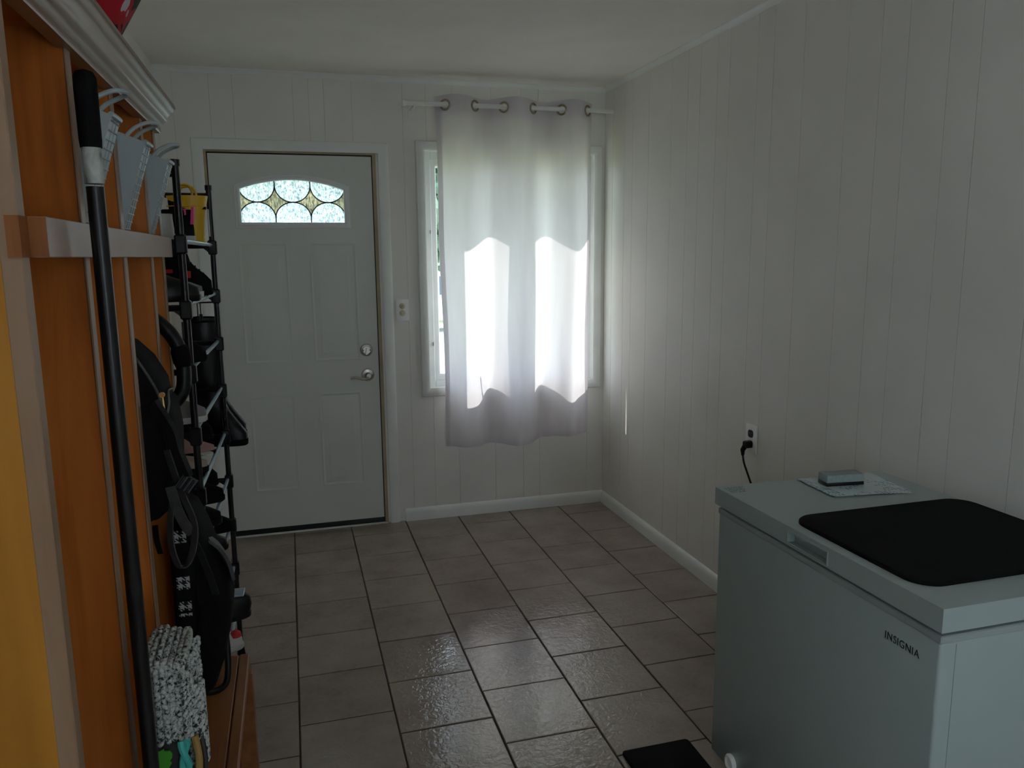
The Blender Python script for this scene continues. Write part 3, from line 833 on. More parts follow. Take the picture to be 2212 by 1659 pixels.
# ------------------------------------------------------------------ wall bins on the locker shelf
def make_bin(label, y0, group):
    b = thing('storage_bin', label, 'bin', (LF, y0, 1.553), 0, group, local=True)
    wd = .066; zb, zt0, zt1 = .0, .170, .178            # front top, back top
    fx0, fx1 = -.006, .048                               # front bottom x, front top x
    bx = -.16
    def ring(x_of, z_of): pass
    t = .003
    g = G()
    # side walls
    for yy in (0, wd - t):
        poly = [(bx, zb), (fx0, zb), (fx1, zt0), (fx1 - .045, zt0 + .018), (bx - .02, zt1 + .012)]
        g.prism(poly, 'y', yy, yy + t)
    # bottom and back
    g.box(bx, fx0, t, wd - t, zb, zb + t)
    g.loft([[(bx, yy, zb), (bx + t, yy, zb), (bx - .02 + t, yy, zt1 + .012), (bx - .02, yy, zt1 + .012)] for yy in (t, wd - t)])
    g.done('shell', M_bin, b, smooth=False)
    g = G()
    n = 12
    g.loft([[(fx0, yy, zb), (fx0 - .004, yy, zb), (fx1 - .004, yy, zt0), (fx1, yy, zt0)] for yy in (t, wd - t)])
    g.tube([(fx1 - .001, .0, zt0 + .001), (fx1 + .002, .012, zt0), (fx1 + .002, wd - .012, zt0), (fx1 - .001, wd, zt0 + .001)], .0045, 8)
    fr = g.done('front_wall', M_bin, b, smooth=True)
    g = G()
    d = Vector((fx1 - fx0, 0, zt0 - zb)).normalized(); nx = Vector((d.z, 0, -d.x))
    for i in range(n):
        f = (i + .5) / n; x = fx0 + (fx1 - fx0) * f; z = zb + (zt0 - zb) * f
        g.tube([(x + nx.x * .0003, .002, z + nx.z * .0003), (x + nx.x * .0003, wd - .002, z + nx.z * .0003)], .0015, 6)
    for j in range(2):
        yy = wd * (j + 1) / 3; g.tube([(fx0 + .0004, yy, zb), (fx1 + .0004, yy, zt0)], .0010, 6)
    g.done('grid_rib', M_bingrid, fr)
    g = G()
    pts = [(fx1 - .034, .0015, zt0 + .010), (fx1 - .018, .002, zt0 + .026), (fx1 + .002, .004, zt0 + .036), (fx1 + .015, .016, zt0 + .039), (fx1 + .019, wd / 2, zt0 + .040), (fx1 + .015, wd - .016, zt0 + .039), (fx1 + .002, wd - .004, zt0 + .036), (fx1 - .018, wd - .002, zt0 + .026), (fx1 - .034, wd - .0015, zt0 + .010)]
    g.tube(smoothpath(pts, 5), .0042, 8, flat=.9); g.done('handle', M_bin, b)
    return b
grp = 'white handled bins on the locker shelf'
make_bin('white ribbed bin with the snack bag, nearest the black pole', 1.385, grp)
make_bin('middle white ribbed bin, between the other two on the locker shelf', 1.690, grp)
make_bin('white ribbed bin at the shoe rack end of the locker shelf', 1.998, grp)
g = G()
def sn(u, v): 
    a = 2 * PI * u; r = math.sin(PI * min(1, max(.04, v)) ) ** .4
    return Vector((-.385 + .055 * math.cos(a) * (1 - .2 * v), 1.418 + .022 * math.sin(a) * r, 1.562 + .21 * v))
g.loft([[sn(i / 16, j / 10) for i in range(16)] for j in range(11)])
tag(g.done('snack_bag', M_snack), 'crinkled purple and yellow snack bag poking out of a white bin', 'snack bag')

# red and black bundle on top of the locker
g = G()
c = Vector((-.385, 1.67, TZ + .041)); ax = Vector((.80, .45, 0)).normalized(); ay = Vector((-.45, .80, 0)).normalized()
rings = []
for z, sc in ((0, .45), (.006, .62), (.03, .80), (.06, .93), (.10, 1.10), (.14, 1.22), (.18, 1.26), (.22, 1.15), (.235, .8), (.24, .4)):
    rings.append([c + ax * (.125 * sc * math.copysign(abs(math.cos(t)) ** .7, math.cos(t))) + ay * (.135 * sc * math.copysign(abs(math.sin(t)) ** .7, math.sin(t))) + Vector((0, 0, z)) for t in [2 * PI * k / 28 + .1 for k in range(28)]])
g.loft(rings)
tag(g.done('fabric_bundle', M_plaid), 'red, black and white patterned fabric bundle on top of the locker', 'cushion')

# ------------------------------------------------------------------ shoe rack
FN, FF, BNr, BF = (-.264, 2.205), (-.252, 2.957), (-.550, 2.215), (-.545, 2.957)
rk = thing('shoe_rack', 'tall black shoe rack with silver rails between the lockers and front door', 'shoe rack', (-.40, 2.58, 0))
for (x, y) in (FN, FF, BNr, BF):
    g = G(); g.cyl((x, y, 0.012), (x, y, 1.735), .0095, 12); p_ = g.done('post', M_rack, rk)
    g = G(); g.cyl((x, y, 1.733), (x, y, 1.750), .012, 12); g.done('cap', M_rack, p_)
    g = G(); g.tube([(x, y, 0), (x, y, .035)], [.015, .0105], 12); g.done('foot', M_blackmat, p_)
TIERS = [1.546 - .170 * k for k in range(9)]
for z in TIERS:
    for (f, b) in ((FN, BNr), (FF, BF)):
        g = G()
        for (x, y) in (f, b): g.box(x - .0145, x + .0145, y - .0145, y + .0145, z - .034, z + .016, .004, 1)
        g.tube([(b[0], b[1], z - .006), ((f[0] + b[0]) / 2, f[1], z - .004), (f[0], f[1], z - .004)], .0085, 8)
        g.prism([(f[0] - .012, z - .030), (f[0] - .012, z - .006), (f[0] - .045, z - .006), (f[0] - .030, z - .012), (f[0] - .018, z - .022)], 'y', f[1] - .006, f[1] + .006)
        g.done('bracket', M_rack, rk)
    for (a, b) in (((FN[0] - .004, FN[1]), (FF[0] - .004, FF[1])), ((-.40, FN[1]), (-.395, FF[1])), (BNr, BF)):
        g = G(); g.cyl((a[0], a[1], z), (b[0], b[1], z), .0062, 10); g.done('rail', M_tube, rk)
for (f, b) in ((FN, BNr), (FF, BF)):
    g = G(); g.cyl((f[0], f[1], 1.715), (b[0], b[1], 1.715), .009, 10); g.done('top_bar', M_rack, rk)

# ------------------------------------------------------------------ footwear (toe points along local +x)
def footwear(name, label, cat, loc, rot, prof, m, sole_m=None, sole_h=.018, lining=True, extra=None, group='shoes on the tall rack', zs=1.0):
    t = thing(name, label, cat, loc, rot, group, local=True)
    def ring(z, ub, uf, w, n=28):
        r = []
        for k in range(n):
            a = 2 * PI * k / n; cx = math.cos(a)
            ww = w * (1 if cx < .2 else 1 - .28 * (cx - .2))
            r.append((ub + (uf - ub) * (1 + cx) / 2, ww * math.copysign(abs(math.sin(a)) ** .8, math.sin(a)), z))
        return r
    z0, ub, uf, w = prof[0]
    g = G(); g.loft([ring(0, ub + .002, uf - .004, w * .97), ring(.004, ub - .001, uf + .001, w * 1.03), ring(sole_h, ub - .001, uf + .002, w * 1.05)]); g.done('sole', sole_m or M_blackmat, t)
    g = G(); g.loft([ring(sole_h * .9, ub + .002, uf - .001, w)] + [ring(z + sole_h, a, b, ww) for z, a, b, ww in prof[1:]], cap=(True, not lining))
    z, a, b, ww = prof[-1]
    if lining:
        # inner lining well
        g2 = G(); g2.loft([ring(z + sole_h, a, b, ww), ring(z + sole_h - .003, a + .004, b - .004, ww - .004), ring(max(sole_h + .01, z - .03), a + .008, b - .006, ww - .007)], cap=(False, True))
    up = g.done('upper', m, t, ang=60)
    if lining: g2.done('lining', M_dark, t)
    if extra: extra(t, sole_h)
    return t
SHOE = [(0, 0, .235, .040), (.020, .002, .232, .040), (.035, .003, .205, .038), (.050, .004, .165, .034), (.066, .004, .125, .030), (.078, .004, .100, .027)]
LOW = [(0, 0, .225, .037), (.015, .002, .222, .037), (.028, .003, .19, .035), (.042, .004, .12, .030), (.055, .004, .09, .027)]
BOOT = [(0, 0, .185, .043), (.025, .001, .183, .043), (.045, .002, .165, .041), (.065, .003, .14, .039), (.085, .003, .122, .038), (.115, .002, .114, .038), (.122, .006, .106, .035), (.129, .014, .096, .031)]
TALL = [(0, 0, .205, .044), (.025, .0, .205, .044), (.05, .001, .185, .042), (.08, .003, .160, .040), (.11, .004, .138, .039), (.15, .002, .122, .040), (.20, -.006, .118, .046), (.30, -.016, .122, .054), (.44, -.015, .115, .054)]
def laces(col, x0, x1, z0, z1):
    def f(t, sh):
        g = G()
        for k in range(4):
            u = k / 3; x = x0 + (x1 - x0) * u; z = z0 + (z1 - z0) * u + sh
            g.tube([(x, -.016, z - .004), (x + .002, 0, z + .003), (x, .016, z - .004)], .0022, 6)
        g.done('lace', col, t)
    return f
# yellow rain boot with loop handles
def loops(t, sh):
    for yy in (-.036, .036):
        g = G(); g.tube(smoothpath([(.030, yy, .135), (.026, yy, .160), (.036, yy, .182), (.055, yy, .186), (.072, yy, .180), (.078, yy, .160), (.074, yy, .135)], 5), .0042, 8)
        g.done('handle', M_yellow, t)
    g = G(); g.tube([(-.006 + .061 * (1 + math.cos(a)) - .002, .0455 * math.sin(a), .118) for a in [2 * PI * k / 30 for k in range(30)]], .0016, 6, closed=True); g.done('trim_ring', M_yellow, t)
    g = G(); g.box(-.016, -.012, -.006, .006, .02, .11, .001, 1); g.done('heel_stripe', M_shoewhite, t)
YB_ = [(0, .0, .165, .040), (.018, .0, .165, .040), (.038, -.001, .135, .038), (.055, -.002, .095, .035), (.075, -.004, .090, .036), (.10, -.008, .100, .040), (.138, -.016, .114, .046)]
footwear('rain_boot', 'small yellow rubber rain boot with loop handles on the top tier', 'rain boot', (-.262, 2.84, TIERS[0] + .0065), PI * .98, YB_, M_yellow, M_yellow, .014, True, loops)
def pinktop(t, sh):
    g = G(); g.loft([[(.02 + .06 * k / 5 * 1.2, y * (.024 - .001 * k), sh + .080 - .004 * k + .004 * (1 - y * y)) for y in (-1, -.5, 0, .5, 1)] + [(.02 + .06 * k / 5 * 1.2, y * (.024 - .001 * k), sh + .062 - .004 * k) for y in (1, -1)] for k in range(6)])
    g.done('tongue', M_pink, t)
    g = G(); g.obox((.004, 0, sh + .06), (1, 0, 0), (0, 1, 0), (-.1, 0, 1), .004, .018, .026); g.done('heel_tab', M_pink, t)
footwear('sneaker', 'black sneaker with hot pink heel and tongue on the top tier', 'shoe', (-.268, 2.60, TIERS[0] + .0065), PI, SHOE, M_fabric, M_shoewhite, .016, True, pinktop)
footwear('sneaker', 'off-white low shoe on the top tier beside the near post', 'shoe', (-.300, 2.40, TIERS[0] + .0065), PI, LOW, M_shoewhite, M_shoewhite, .016)
def strap_up(t, sh):
    g = G(); g.ribbon(smoothpath([(.03, -.034, sh + .02), (.015, -.03, sh + .075), (.01, 0, sh + .098), (.015, .03, sh + .075), (.03, .034, sh + .02)], 5), (1, 0, .1), .016, .0015); g.done('strap', M_black, t)
footwear('sandal', 'black strappy sandal at the near end of the top tier', 'shoe', (-.330, 2.30, TIERS[0] + .0065), PI, [(0, 0, .21, .036), (.010, .01, .2, .036), (.022, .05, .19, .034), (.034, .09, .17, .03)], M_black, M_black, .02, False, strap_up)
# second tier
def redtab(t, sh):
    g = G(); g.box(.100, .128, -.0415, -.034, sh + .034, sh + .056, .001, 1); g.box(.05, .075, -.043, -.039, sh + .05, sh + .062, .001, 1); g.done('red_patch', M_red, t)
    laces(M_dark, .122, .158, .080, .046)(t, sh)
footwear('hiking_boot', 'black high-top boot with a red side patch on the second tier', 'boot', (-.425, 2.74, TIERS[1] + .0065), -.08, BOOT, M_fabric, M_blackmat, .022, True, redtab)
footwear('sneaker', 'black shoe with pale toe below the black boot', 'shoe', (-.475, 2.52, TIERS[1] + .0065), .02, LOW, M_shoegrey, M_shoewhite, .020, True, laces(M_shoewhite, .1, .15, .05, .035))
footwear('sneaker', 'glossy grey-black shoe at the near end of the second tier', 'shoe', (-.475, 2.34, TIERS[1] + .0065), .02, SHOE, M_leather, M_black, .018, True)
footwear('sneaker', 'plain black sneaker at the near end of the third tier', 'shoe', (-.470, 2.34, TIERS[2] + .0065), .03, SHOE, M_fabric, M_blackmat, .018)
# fourth to seventh tier
footwear('sneaker', 'grey suede shoe with rounded toe on the fourth tier', 'shoe', (-.480, 2.32, TIERS[3] + .0065), .03, SHOE, M_shoegrey, M_shoewhite, .018)
def badge(t, sh):
    g = G(); g.lathe([(0, 0), (.020, 0), (.020, .003), (.016, .005), (0, .005)], (.222, .0, sh + .035), 'z', 18); g.done('round_badge', M_shoewhite, t)
footwear('sneaker', 'beige shoe with a pale round badge on the fifth tier', 'shoe', (-.485, 2.40, TIERS[4] + .0065), .02, LOW, M_beige, M_dark, .020, True, badge)
footwear('dress_shoe', 'rose leather shoe next to the far post on the fifth tier', 'shoe', (-.485, 2.63, TIERS[4] + .0065), .02, LOW, M_rose, M_dark, .014)
def tri(t, sh):
    g = G(); g.loft([[(.115 + a, -.0395 - d, sh + .012 + b) for a, b in ((0, .022), (.030, .018), (.006, .0))] for d in (0, .0012)]); g.done('triangle_mark', M_shoewhite, t)
footwear('sneaker', 'black sneaker with a small white triangle on the sixth tier', 'shoe', (-.470, 2.42, TIERS[5] + .0065), .02, SHOE, M_fabric, M_black, .018, True, tri)
footwear('sneaker', 'black sneaker on the sixth tier beside the far post', 'shoe', (-.480, 2.66, TIERS[5] + .0065), .02, SHOE, M_fabric, M_blackmat, .02)
footwear('sneaker', 'black and grey shoe on the seventh tier behind the straps', 'shoe', (-.475, 2.34, TIERS[6] + .0065), .02, LOW, M_shoegrey, M_black, .018, True, laces(M_shoewhite, .1, .16, .045, .03))
footwear('dress_shoe', 'glossy black shoe on the seventh tier by the far post', 'shoe', (-.480, 2.66, TIERS[6] + .0065), .02, SHOE, M_leather, M_black, .018)
footwear('sneaker', 'black high shoe at the far end of the fifth tier in front of the boots', 'shoe', (-.470, 2.85, TIERS[4] + .0065), .02, BOOT, M_fabric, M_blackmat, .018)
footwear('sneaker', 'black high shoe at the far end of the sixth tier', 'shoe', (-.465, 2.86, TIERS[5] + .0065), .02, BOOT, M_fabric, M_blackmat, .018)
footwear('sneaker', 'black low shoe at the far end of the seventh tier', 'shoe', (-.475, 2.85, TIERS[6] + .0065), .02, SHOE, M_fabric, M_blackmat, .018)
CLOG = [(0, 0, .250, .046), (.025, 0, .255, .046), (.050, .002, .250, .044), (.062, .006, .235, .040)]
def skyglint(t, sh):
    g = G(); g.box(.16, .235, -.03, .03, sh + .060, sh + .066, .002, 1); g.done('sky_glint', M_tube, t)  # pale plate standing in for the sky reflected on the clog
footwear('clog', 'chunky black clog with a painted sky glint on top poking out of the rack', 'shoe', (-.425, 2.50, TIERS[7] + .0065), -.03, CLOG, M_leather, M_black, .02, False, skyglint)
def redcap(t, sh):
    g = G(); g.lathe([(0, 0), (.020, 0), (.017, .012), (.008, .019), (0, .02)], (.212, 0, sh + .026), 'z', 16); g.done('red_cap', M_red, t)
footwear('sneaker', 'white shoe with red toe, the one nearer the bench on the lowest tier', 'shoe', (-.452, 2.44, TIERS[8] + .0065), .0, SHOE, M_shoewhite, M_shoewhite, .02, True, redcap)
footwear('sneaker', 'white shoe with red toe, the one nearer the door on the lowest tier', 'shoe', (-.450, 2.62, TIERS[8] + .0065), .0, SHOE, M_shoewhite, M_shoewhite, .02, True, redcap)
footwear('slipper', 'grey fabric slipper on the floor under the shoe rack', 'shoe', (-.470, 2.62, .001), .0, LOW, M_shoegrey, M_shoegrey, .022)
# tall boots on a hanger
th = thing('boot_hanger', 'thin black wire hanger with clips under the second tier', 'hanger', (-.30, 3.02, 1.37))
g = G(); g.tube([(-.395, 2.970, 1.385), (-.37, 3.0, 1.375), (-.31, 3.03, 1.350)], .003, 8); g.tube([(-.33, 3.03, 1.345), (-.33, 3.20, 1.345)], .0028, 8); g.tube([(-.252, 2.975, 1.345), (-.252, 2.975, 1.37)], .005, 8); g.tube([(-.33, 2.972, 1.345), (-.252, 2.975, 1.345)], .0028, 8); g.done('bar', M_rack, th)
for y in (3.085, 3.185):
    x = -.33
    g = G(); g.cyl((x, y, 1.345), (x, y, 1.290), .0022, 8); g.obox((x, y, 1.280), (1, 0, 0), (0, 1, 0), (0, 0, 1), .006, .004, .010); g.done('clip', M_rack, th)
footwear('tall_boot', 'tall black leather boot hanging beside the front door', 'boot', (-.370, 3.10, .805), -.42, TALL, M_leather, M_blackmat, .024, True, None, 'tall boots hanging on the clips')
footwear('tall_boot', 'tall black boot hanging behind the other one, farther from the rack', 'boot', (-.380, 3.228, .812), -.42, TALL, M_leather, M_blackmat, .024, True, None, 'tall boots hanging on the clips')

# ------------------------------------------------------------------ backpack hanging in the locker
def oval(cx, cy, z, rx, ry, n=32, p=.55):
    return [(cx + rx * math.copysign(abs(math.cos(t)) ** p, math.cos(t)), cy + ry * math.copysign(abs(math.sin(t)) ** p, math.sin(t)), z) for t in [2 * PI * k / n for k in range(n)]]
bp = thing('backpack', 'black backpack with gold zip pull hanging in the locker bay', 'backpack', (-.40, 1.83, .93))
yc = 1.822
g = G()
secs = [(.925, -.345, .06), (.935, -.315, .10), (.98, -.285, .118), (1.05, -.268, .122), (1.12, -.262, .122), (1.18, -.262, .122), (1.24, -.270, .120), (1.29, -.295, .112), (1.325, -.325, .095), (1.345, -.36, .06)]
g.loft([oval((fx - .50) / 2, yc, z, (fx + .50) / 2, ry) for z, fx, ry in secs]); g.done('body', M_fabric, bp, ang=80)
g = G()
secs = [(.95, -.29, .085), (.97, -.268, .10), (1.05, -.252, .105), (1.13, -.248, .105), (1.19, -.255, .10), (1.215, -.275, .085)]
g.loft([oval((fx - .34) / 2, yc, z, (fx + .34) / 2, ry) for z, fx, ry in secs]); pk = g.done('pocket', M_fabric, bp, ang=80)
g = G(); zp = smoothpath([(-.262, yc - .108, 1.165), (-.255, yc - .090, 1.20), (-.262, yc - .04, 1.214), (-.266, yc, 1.217), (-.262, yc + .04, 1.214)], 8); g.tube(zp, .0022, 6); g.done('zip', M_shoegrey, pk)
g = G(); g.tube(smoothpath([(-.345, yc - .112, 1.338), (-.315, yc - .116, 1.315), (-.290, yc - .120, 1.275), (-.268, yc - .121, 1.225), (-.262, yc - .12, 1.19)], 8), .003, 8); zz = g.done('zip', M_web, bp)
g = G(); g.tube([(-.2615, yc - .122, 1.222), (-.2600, yc - .126, 1.195), (-.2595, yc - .127, 1.175)], [.0022, .0028, .0028], 8); g.lathe([(0, 0), (.006, 0), (.006, .004), (0, .004)], (-.262, yc - .120, 1.226), 'y', 12); g.done('zip_pull', M_gold, bp)
g = G(); g.tube(smoothpath([(-.46, yc - .03, 1.335), (-.46, yc - .025, 1.39), (-.46, yc + .025, 1.39), (-.46, yc + .03, 1.335)], 5), .006, 8); g.done('handle', M_web, bp)
g = G(); g.ribbon(smoothpath([(-.285, 1.715, 1.205), (-.255, 1.70, 1.15), (-.246, 1.692, 1.11), (-.236, 1.69, 1.075), (-.230, 1.69, 1.055)], 5), (.55, -.75, .3), .052, .005); g.done('shoulder_strap', M_grey, bp)
g = G(); g.ribbon(smoothpath([(-.262, 1.70, 1.11), (-.250, 1.695, 1.06), (-.236, 1.69, 1.01), (-.222, 1.69, .965), (-.219, 1.69, .93), (-.228, 1.69, .885), (-.243, 1.692, .860), (-.258, 1.695, .862), (-.268, 1.70, .90), (-.268, 1.705, .95), (-.262, 1.71, .99)], 6), (.5, -.6, .3), .022, .0012); g.done('webbing', M_web, bp)
g = G(); g.ribbon(smoothpath([(-.262, 1.705, 1.03), (-.252, 1.70, .985), (-.238, 1.70, .945), (-.226, 1.70, .925)], 6), (.8, -.4, .5), .024, .0012); g.done('webbing', M_web, bp)
bu = G(); bu.obox((-.228, 1.688, 1.040), (.75, .1, -.6), (.3, -.9, .2), (.6, .2, .75), .016, .007, .016); b_ = bu.done('buckle', M_black, bp)
g = G()
for k in (-1, 0, 1): g.tube([Vector((-.228, 1.680, 1.040)) + Vector((.75, .1, -.6)).normalized() * (k * .010) + Vector((.6, .2, .75)).normalized() * s2 for s2 in (-.015, .015)], .0028, 8)
g.done('buckle_bar', M_black, b_)
g = G(); g.ribbon(smoothpath([(-.30, 1.72, .945), (-.298, 1.712, .915), (-.292, 1.708, .885)], 5), (.7, -.6, 0), .016, .001); g.done('tail_strap', M_fabric, bp)

# curved hose handle in the last bay
hz = thing('curved_hose', 'thick black curved hose with a collar beside the hanging backpack', 'hose', (-.30, 2.06, 1.25))
hp = smoothpath([(-.46, 2.065, 1.375), (-.40, 2.065, 1.380), (-.345, 2.062, 1.370), (-.302, 2.058, 1.338), (-.276, 2.055, 1.300), (-.264, 2.052, 1.260), (-.262, 2.050, 1.215), (-.268, 2.048, 1.178), (-.290, 2.046, 1.148), (-.325, 2.046, 1.128), (-.375, 2.05, 1.115), (-.45, 2.055, 1.108)], 6)
g = G(); g.tube(hp, .0175, 16); g.done('hose', M_black, hz)
k0 = min(range(len(hp)), key=lambda i: abs(hp[i].z - 1.262) + (0 if hp[i].x > -.29 else 9))
g = G(); g.tube(hp[k0 - 4:k0 + 4], [.018, .0215, .0225, .0225, .0225, .022, .0205, .018], 16); g.done('collar', M_blackmat, hz)

# ------------------------------------------------------------------ framed carrier on the bench
cr = thing('carrier_pack', 'bulky black framed pack with houndstooth bands standing on the bench', 'backpack', (-.24, 1.95, BZ))
g = G()
secs = [(BZ + .012, -.235, 1.885, 2.03), (BZ + .03, -.222, 1.868, 2.05), (.53, -.200, 1.86, 2.065), (.60, -.184, 1.855, 2.07), (.66, -.176, 1.855, 2.07), (.72, -.180, 1.86, 2.07), (.78, -.202, 1.865, 2.065), (.86, -.226, 1.868, 2.06), (.905, -.246, 1.880, 2.055), (.918, -.262, 1.90, 2.04)]
g.loft([oval((fx - .297) / 2, (a + b) / 2, z, (fx + .297) / 2, (b - a) / 2) for z, fx, a, b in secs]); g.done('body', M_fabric, cr, ang=80)
g = G()
secs = [(.50, -.258), (.55, -.252), (.70, -.246), (.80, -.25), (.86, -.258)]
g.loft([oval((fx - .296) / 2, 1.848, z, (fx + .296) / 2, .022, 20) for z, fx in secs]); sp = g.done('side_panel', M_fabric, cr, ang=80)
for z0, z1, xo in ((.864, .892, .0), (.752, .782, 0.0), (.700, .722, .0), (.686, .693, 0), (.602, .628, 0), (.535, .552, 0)):
    g = G(); g.box(-.284, -.262 + xo + .006, 1.8235, 1.8265, z0, z1); g.done('houndstooth_band', M_hound, sp, smooth=False)
g = G()
g.tube(smoothpath([(-.285, 1.90, BZ + .0085), (-.245, 1.90, BZ + .0085), (-.222, 1.902, BZ + .0095), (-.204, 1.905, BZ + .022), (-.197, 1.91, BZ + .05), (-.196, 1.92, BZ + .10), (-.198, 1.93, .60)], 6), .0078, 10); g.done('frame_tube', M_rack, cr)
g = G(); g.ribbon(smoothpath([(-.262, 1.848, .90), (-.235, 1.842, .84), (-.218, 1.846, .78), (-.205, 1.852, .72)], 6), (.8, -.5, 0), .020, .0015); g.done('strap', M_grey, cr)
g = G(); g.ribbon(smoothpath([(-.225, 1.93, .835), (-.200, 1.94, .805), (-.182, 1.945, .765), (-.174, 1.945, .72)], 6), (.2, -1, 0), .05, .004); g.done('hip_strap', M_web, cr)

# ------------------------------------------------------------------ tote with knitted blanket
tb = thing('tote_bag', 'dark tote bag with a green patch under the knitted blanket', 'bag', (-.235, 1.30, BZ))
g = G(); secs = [(BZ + .001, .034, .058), (BZ + .03, .040, .064), (.56, .040, .066), (.66, .039, .066), (.721, .038, .062)]
g.loft([oval(-.238, 1.340, z, rx, ry, 32, .4) for z, rx, ry in secs]); g.done('body', M_bag, tb, ang=80)
random.seed(5); g = G()
cp_ = [(-.248 + .020 * math.cos(t) * random.uniform(.7, 1.25), .690 + .020 * math.sin(t) * random.uniform(.7, 1.25)) for t in [2 * PI * k / 22 for k in range(22)]]
g.loft([[(x, y, z) for x, z in cp_] for y in (1.2745, 1.2720)]); g.done('green_patch', M_green, tb, smooth=False)
g = G()
for s in (0, PI):
    g.tube([(-.206 + .005 * math.cos(k * .55 + s), 1.264 + .006 * math.sin(k * .55 + s), 0.722 - .0075 * k) for k in range(36)], .0055, 8)
g.done('teal_rope', M_teal, tb)
g = G(); g.tube(smoothpath([(-.191, 1.275, .722), (-.186, 1.27, .68), (-.191, 1.265, .62), (-.187, 1.262, .55), (-.191, 1.262, .45)], 5), .006, 8); g.done('cord', M_ochre, tb)
g = G(); g.tube(smoothpath([(-.185, 1.29, .722), (-.179, 1.285, .67), (-.184, 1.28, .60), (-.180, 1.28, .52)], 5), .005, 8); g.done('cord', M_bag, tb)
g = G(); g.obox((-.172, 1.50, BZ + .0045), (.62, -.5, 0), (.5, .62, 0), (0, 0, 1), .045, .014, .003)
tag(g.done('paint_stick', M_strap), 'flat beige wooden stick lying across the bench seat', 'stick')
random.seed(11)
bl = thing('knitted_blanket', 'chunky grey and cream knitted blanket folded over the dark tote', 'blanket', (-.235, 1.31, .72))
g = G()
# folded slab under the stitches
def fold_ring(y, s):
    return [(-.264, y, .722), (-.262, y, .842 * s), (-.252, y, .852 * s), (-.235, y, .856 * s), (-.212, y, .850 * s), (-.200, y, .826 * s), (-.197, y, .77), (-.198, y, .726), (-.21, y, .722)]
g.loft([fold_ring(y, 1) for y in (1.272, 1.30, 1.36, 1.405)]); core = g.done('core', M_knit, bl, ang=60)
g = G()
def stitch(c, a, b, n_, la, lb, ln):
    a, b, n_ = (Vector(v).normalized() for v in (a, b, n_))
    rings = []
    for j in range(1, 5):
        f = PI * j / 5; rings.append([Vector(c) + a * (la * math.cos(f)) + (b * (lb * math.cos(t)) + n_ * (ln * math.sin(t))) * math.sin(f) for t in [2 * PI * k / 6 for k in range(6)]])
    g.loft(rings)
def stitch_rows(P, n_, du, dv, U, Vd):
    """rows of paired slanted stitches on a patch: P origin, du/dv axes, U,Vd lengths"""
    nu, nv = int(U / .0095), int(Vd / .0085)
    for i in range(nu):
        for j in range(nv):
            c = Vector(P) + Vector(du) * ((i + .5) * U / nu) + Vector(dv) * ((j + .5) * Vd / nv)
            sl = .55 if i % 2 else -.55
            hgt = .004 * math.sin(i * 1.05) + random.uniform(-.0015, .0015)
            c += Vector(n_) * hgt
            stitch(c, Vector(dv) + Vector(du) * sl, Vector(du) - Vector(dv) * sl, n_, .0075, .0046, .0052)
stitch_rows((-.265, 1.270, .850), (0, -1, 0), (1, 0, 0), (0, 0, -1), .069, .132)      # face toward the camera
stitch_rows((-.264, 1.272, .855), (0, 0, 1), (1, 0, 0), (0, 1, 0), .060, .135)        # top
stitch_rows((-.196, 1.272, .835), (1, 0, 0), (0, 1, 0), (0, 0, -1), .135, .115)       # room side
for k in range(40):
    t = k / 39; stitch((-.206 + .006 * math.sin(PI * t), 1.272 + .135 * t, .848 - .004 * math.cos(6 * t)), (0, 1, .3), (1, 0, 0), (0, 0, 1), .009, .007, .008)
g.done('stitches', M_knit, bl, ang=180)
# rolled corner
g = G()
def stitch_roll():
    for k in range(22):
        for m in range(9):
            a = 2 * PI * m / 9 + k * .35
            c = Vector((-.189 + .013 * math.cos(a), 1.300 + .013 * math.sin(a), .80 - .0065 * k))
            stitch(c, (math.sin(a) * .4, -math.cos(a) * .4, -1), (-math.sin(a), math.cos(a), 0), (math.cos(a), math.sin(a), 0), .007, .005, .005)
stitch_roll()
g.done('rolled_edge', M_knit, bl, ang=180)

# ------------------------------------------------------------------ outdoors
GZ = -.42
g = G(); g.box(-16, 40, D + .15, 17.4, GZ - .2, GZ); o = g.done('lawn', M_grass, smooth=False); o['kind'] = 'structure'; o['label'] = 'sunlit green lawn outside the window'; o['category'] = 'lawn'
g = G(); g.box(-16, 40, 17.4, 22, GZ - .2, GZ + .01); o = g.done('driveway', M_road, smooth=False); o['kind'] = 'structure'; o['label'] = 'pale concrete driveway beyond the lawn'; o['category'] = 'driveway'
g = G(); g.box(-16, 40, 22, 45, GZ - .2, GZ); o = g.done('far_lawn', M_grass, smooth=False); o['kind'] = 'structure'; o['label'] = 'grass under the trees beyond the driveway'; o['category'] = 'lawn'
g = G(); g.box(-2.5, 4.0, D + .15, D + .56, 2.23, 2.26); g.box(-2.5, 4.0, D + .54, D + .58, 2.165, 2.32); g.box(-2.5, 4.0, D + .15, D + .56, 2.32, 2.36); o = g.done('eave', M_siding, smooth=False); struct(o, 'roof eave above the window outside', 'eave')
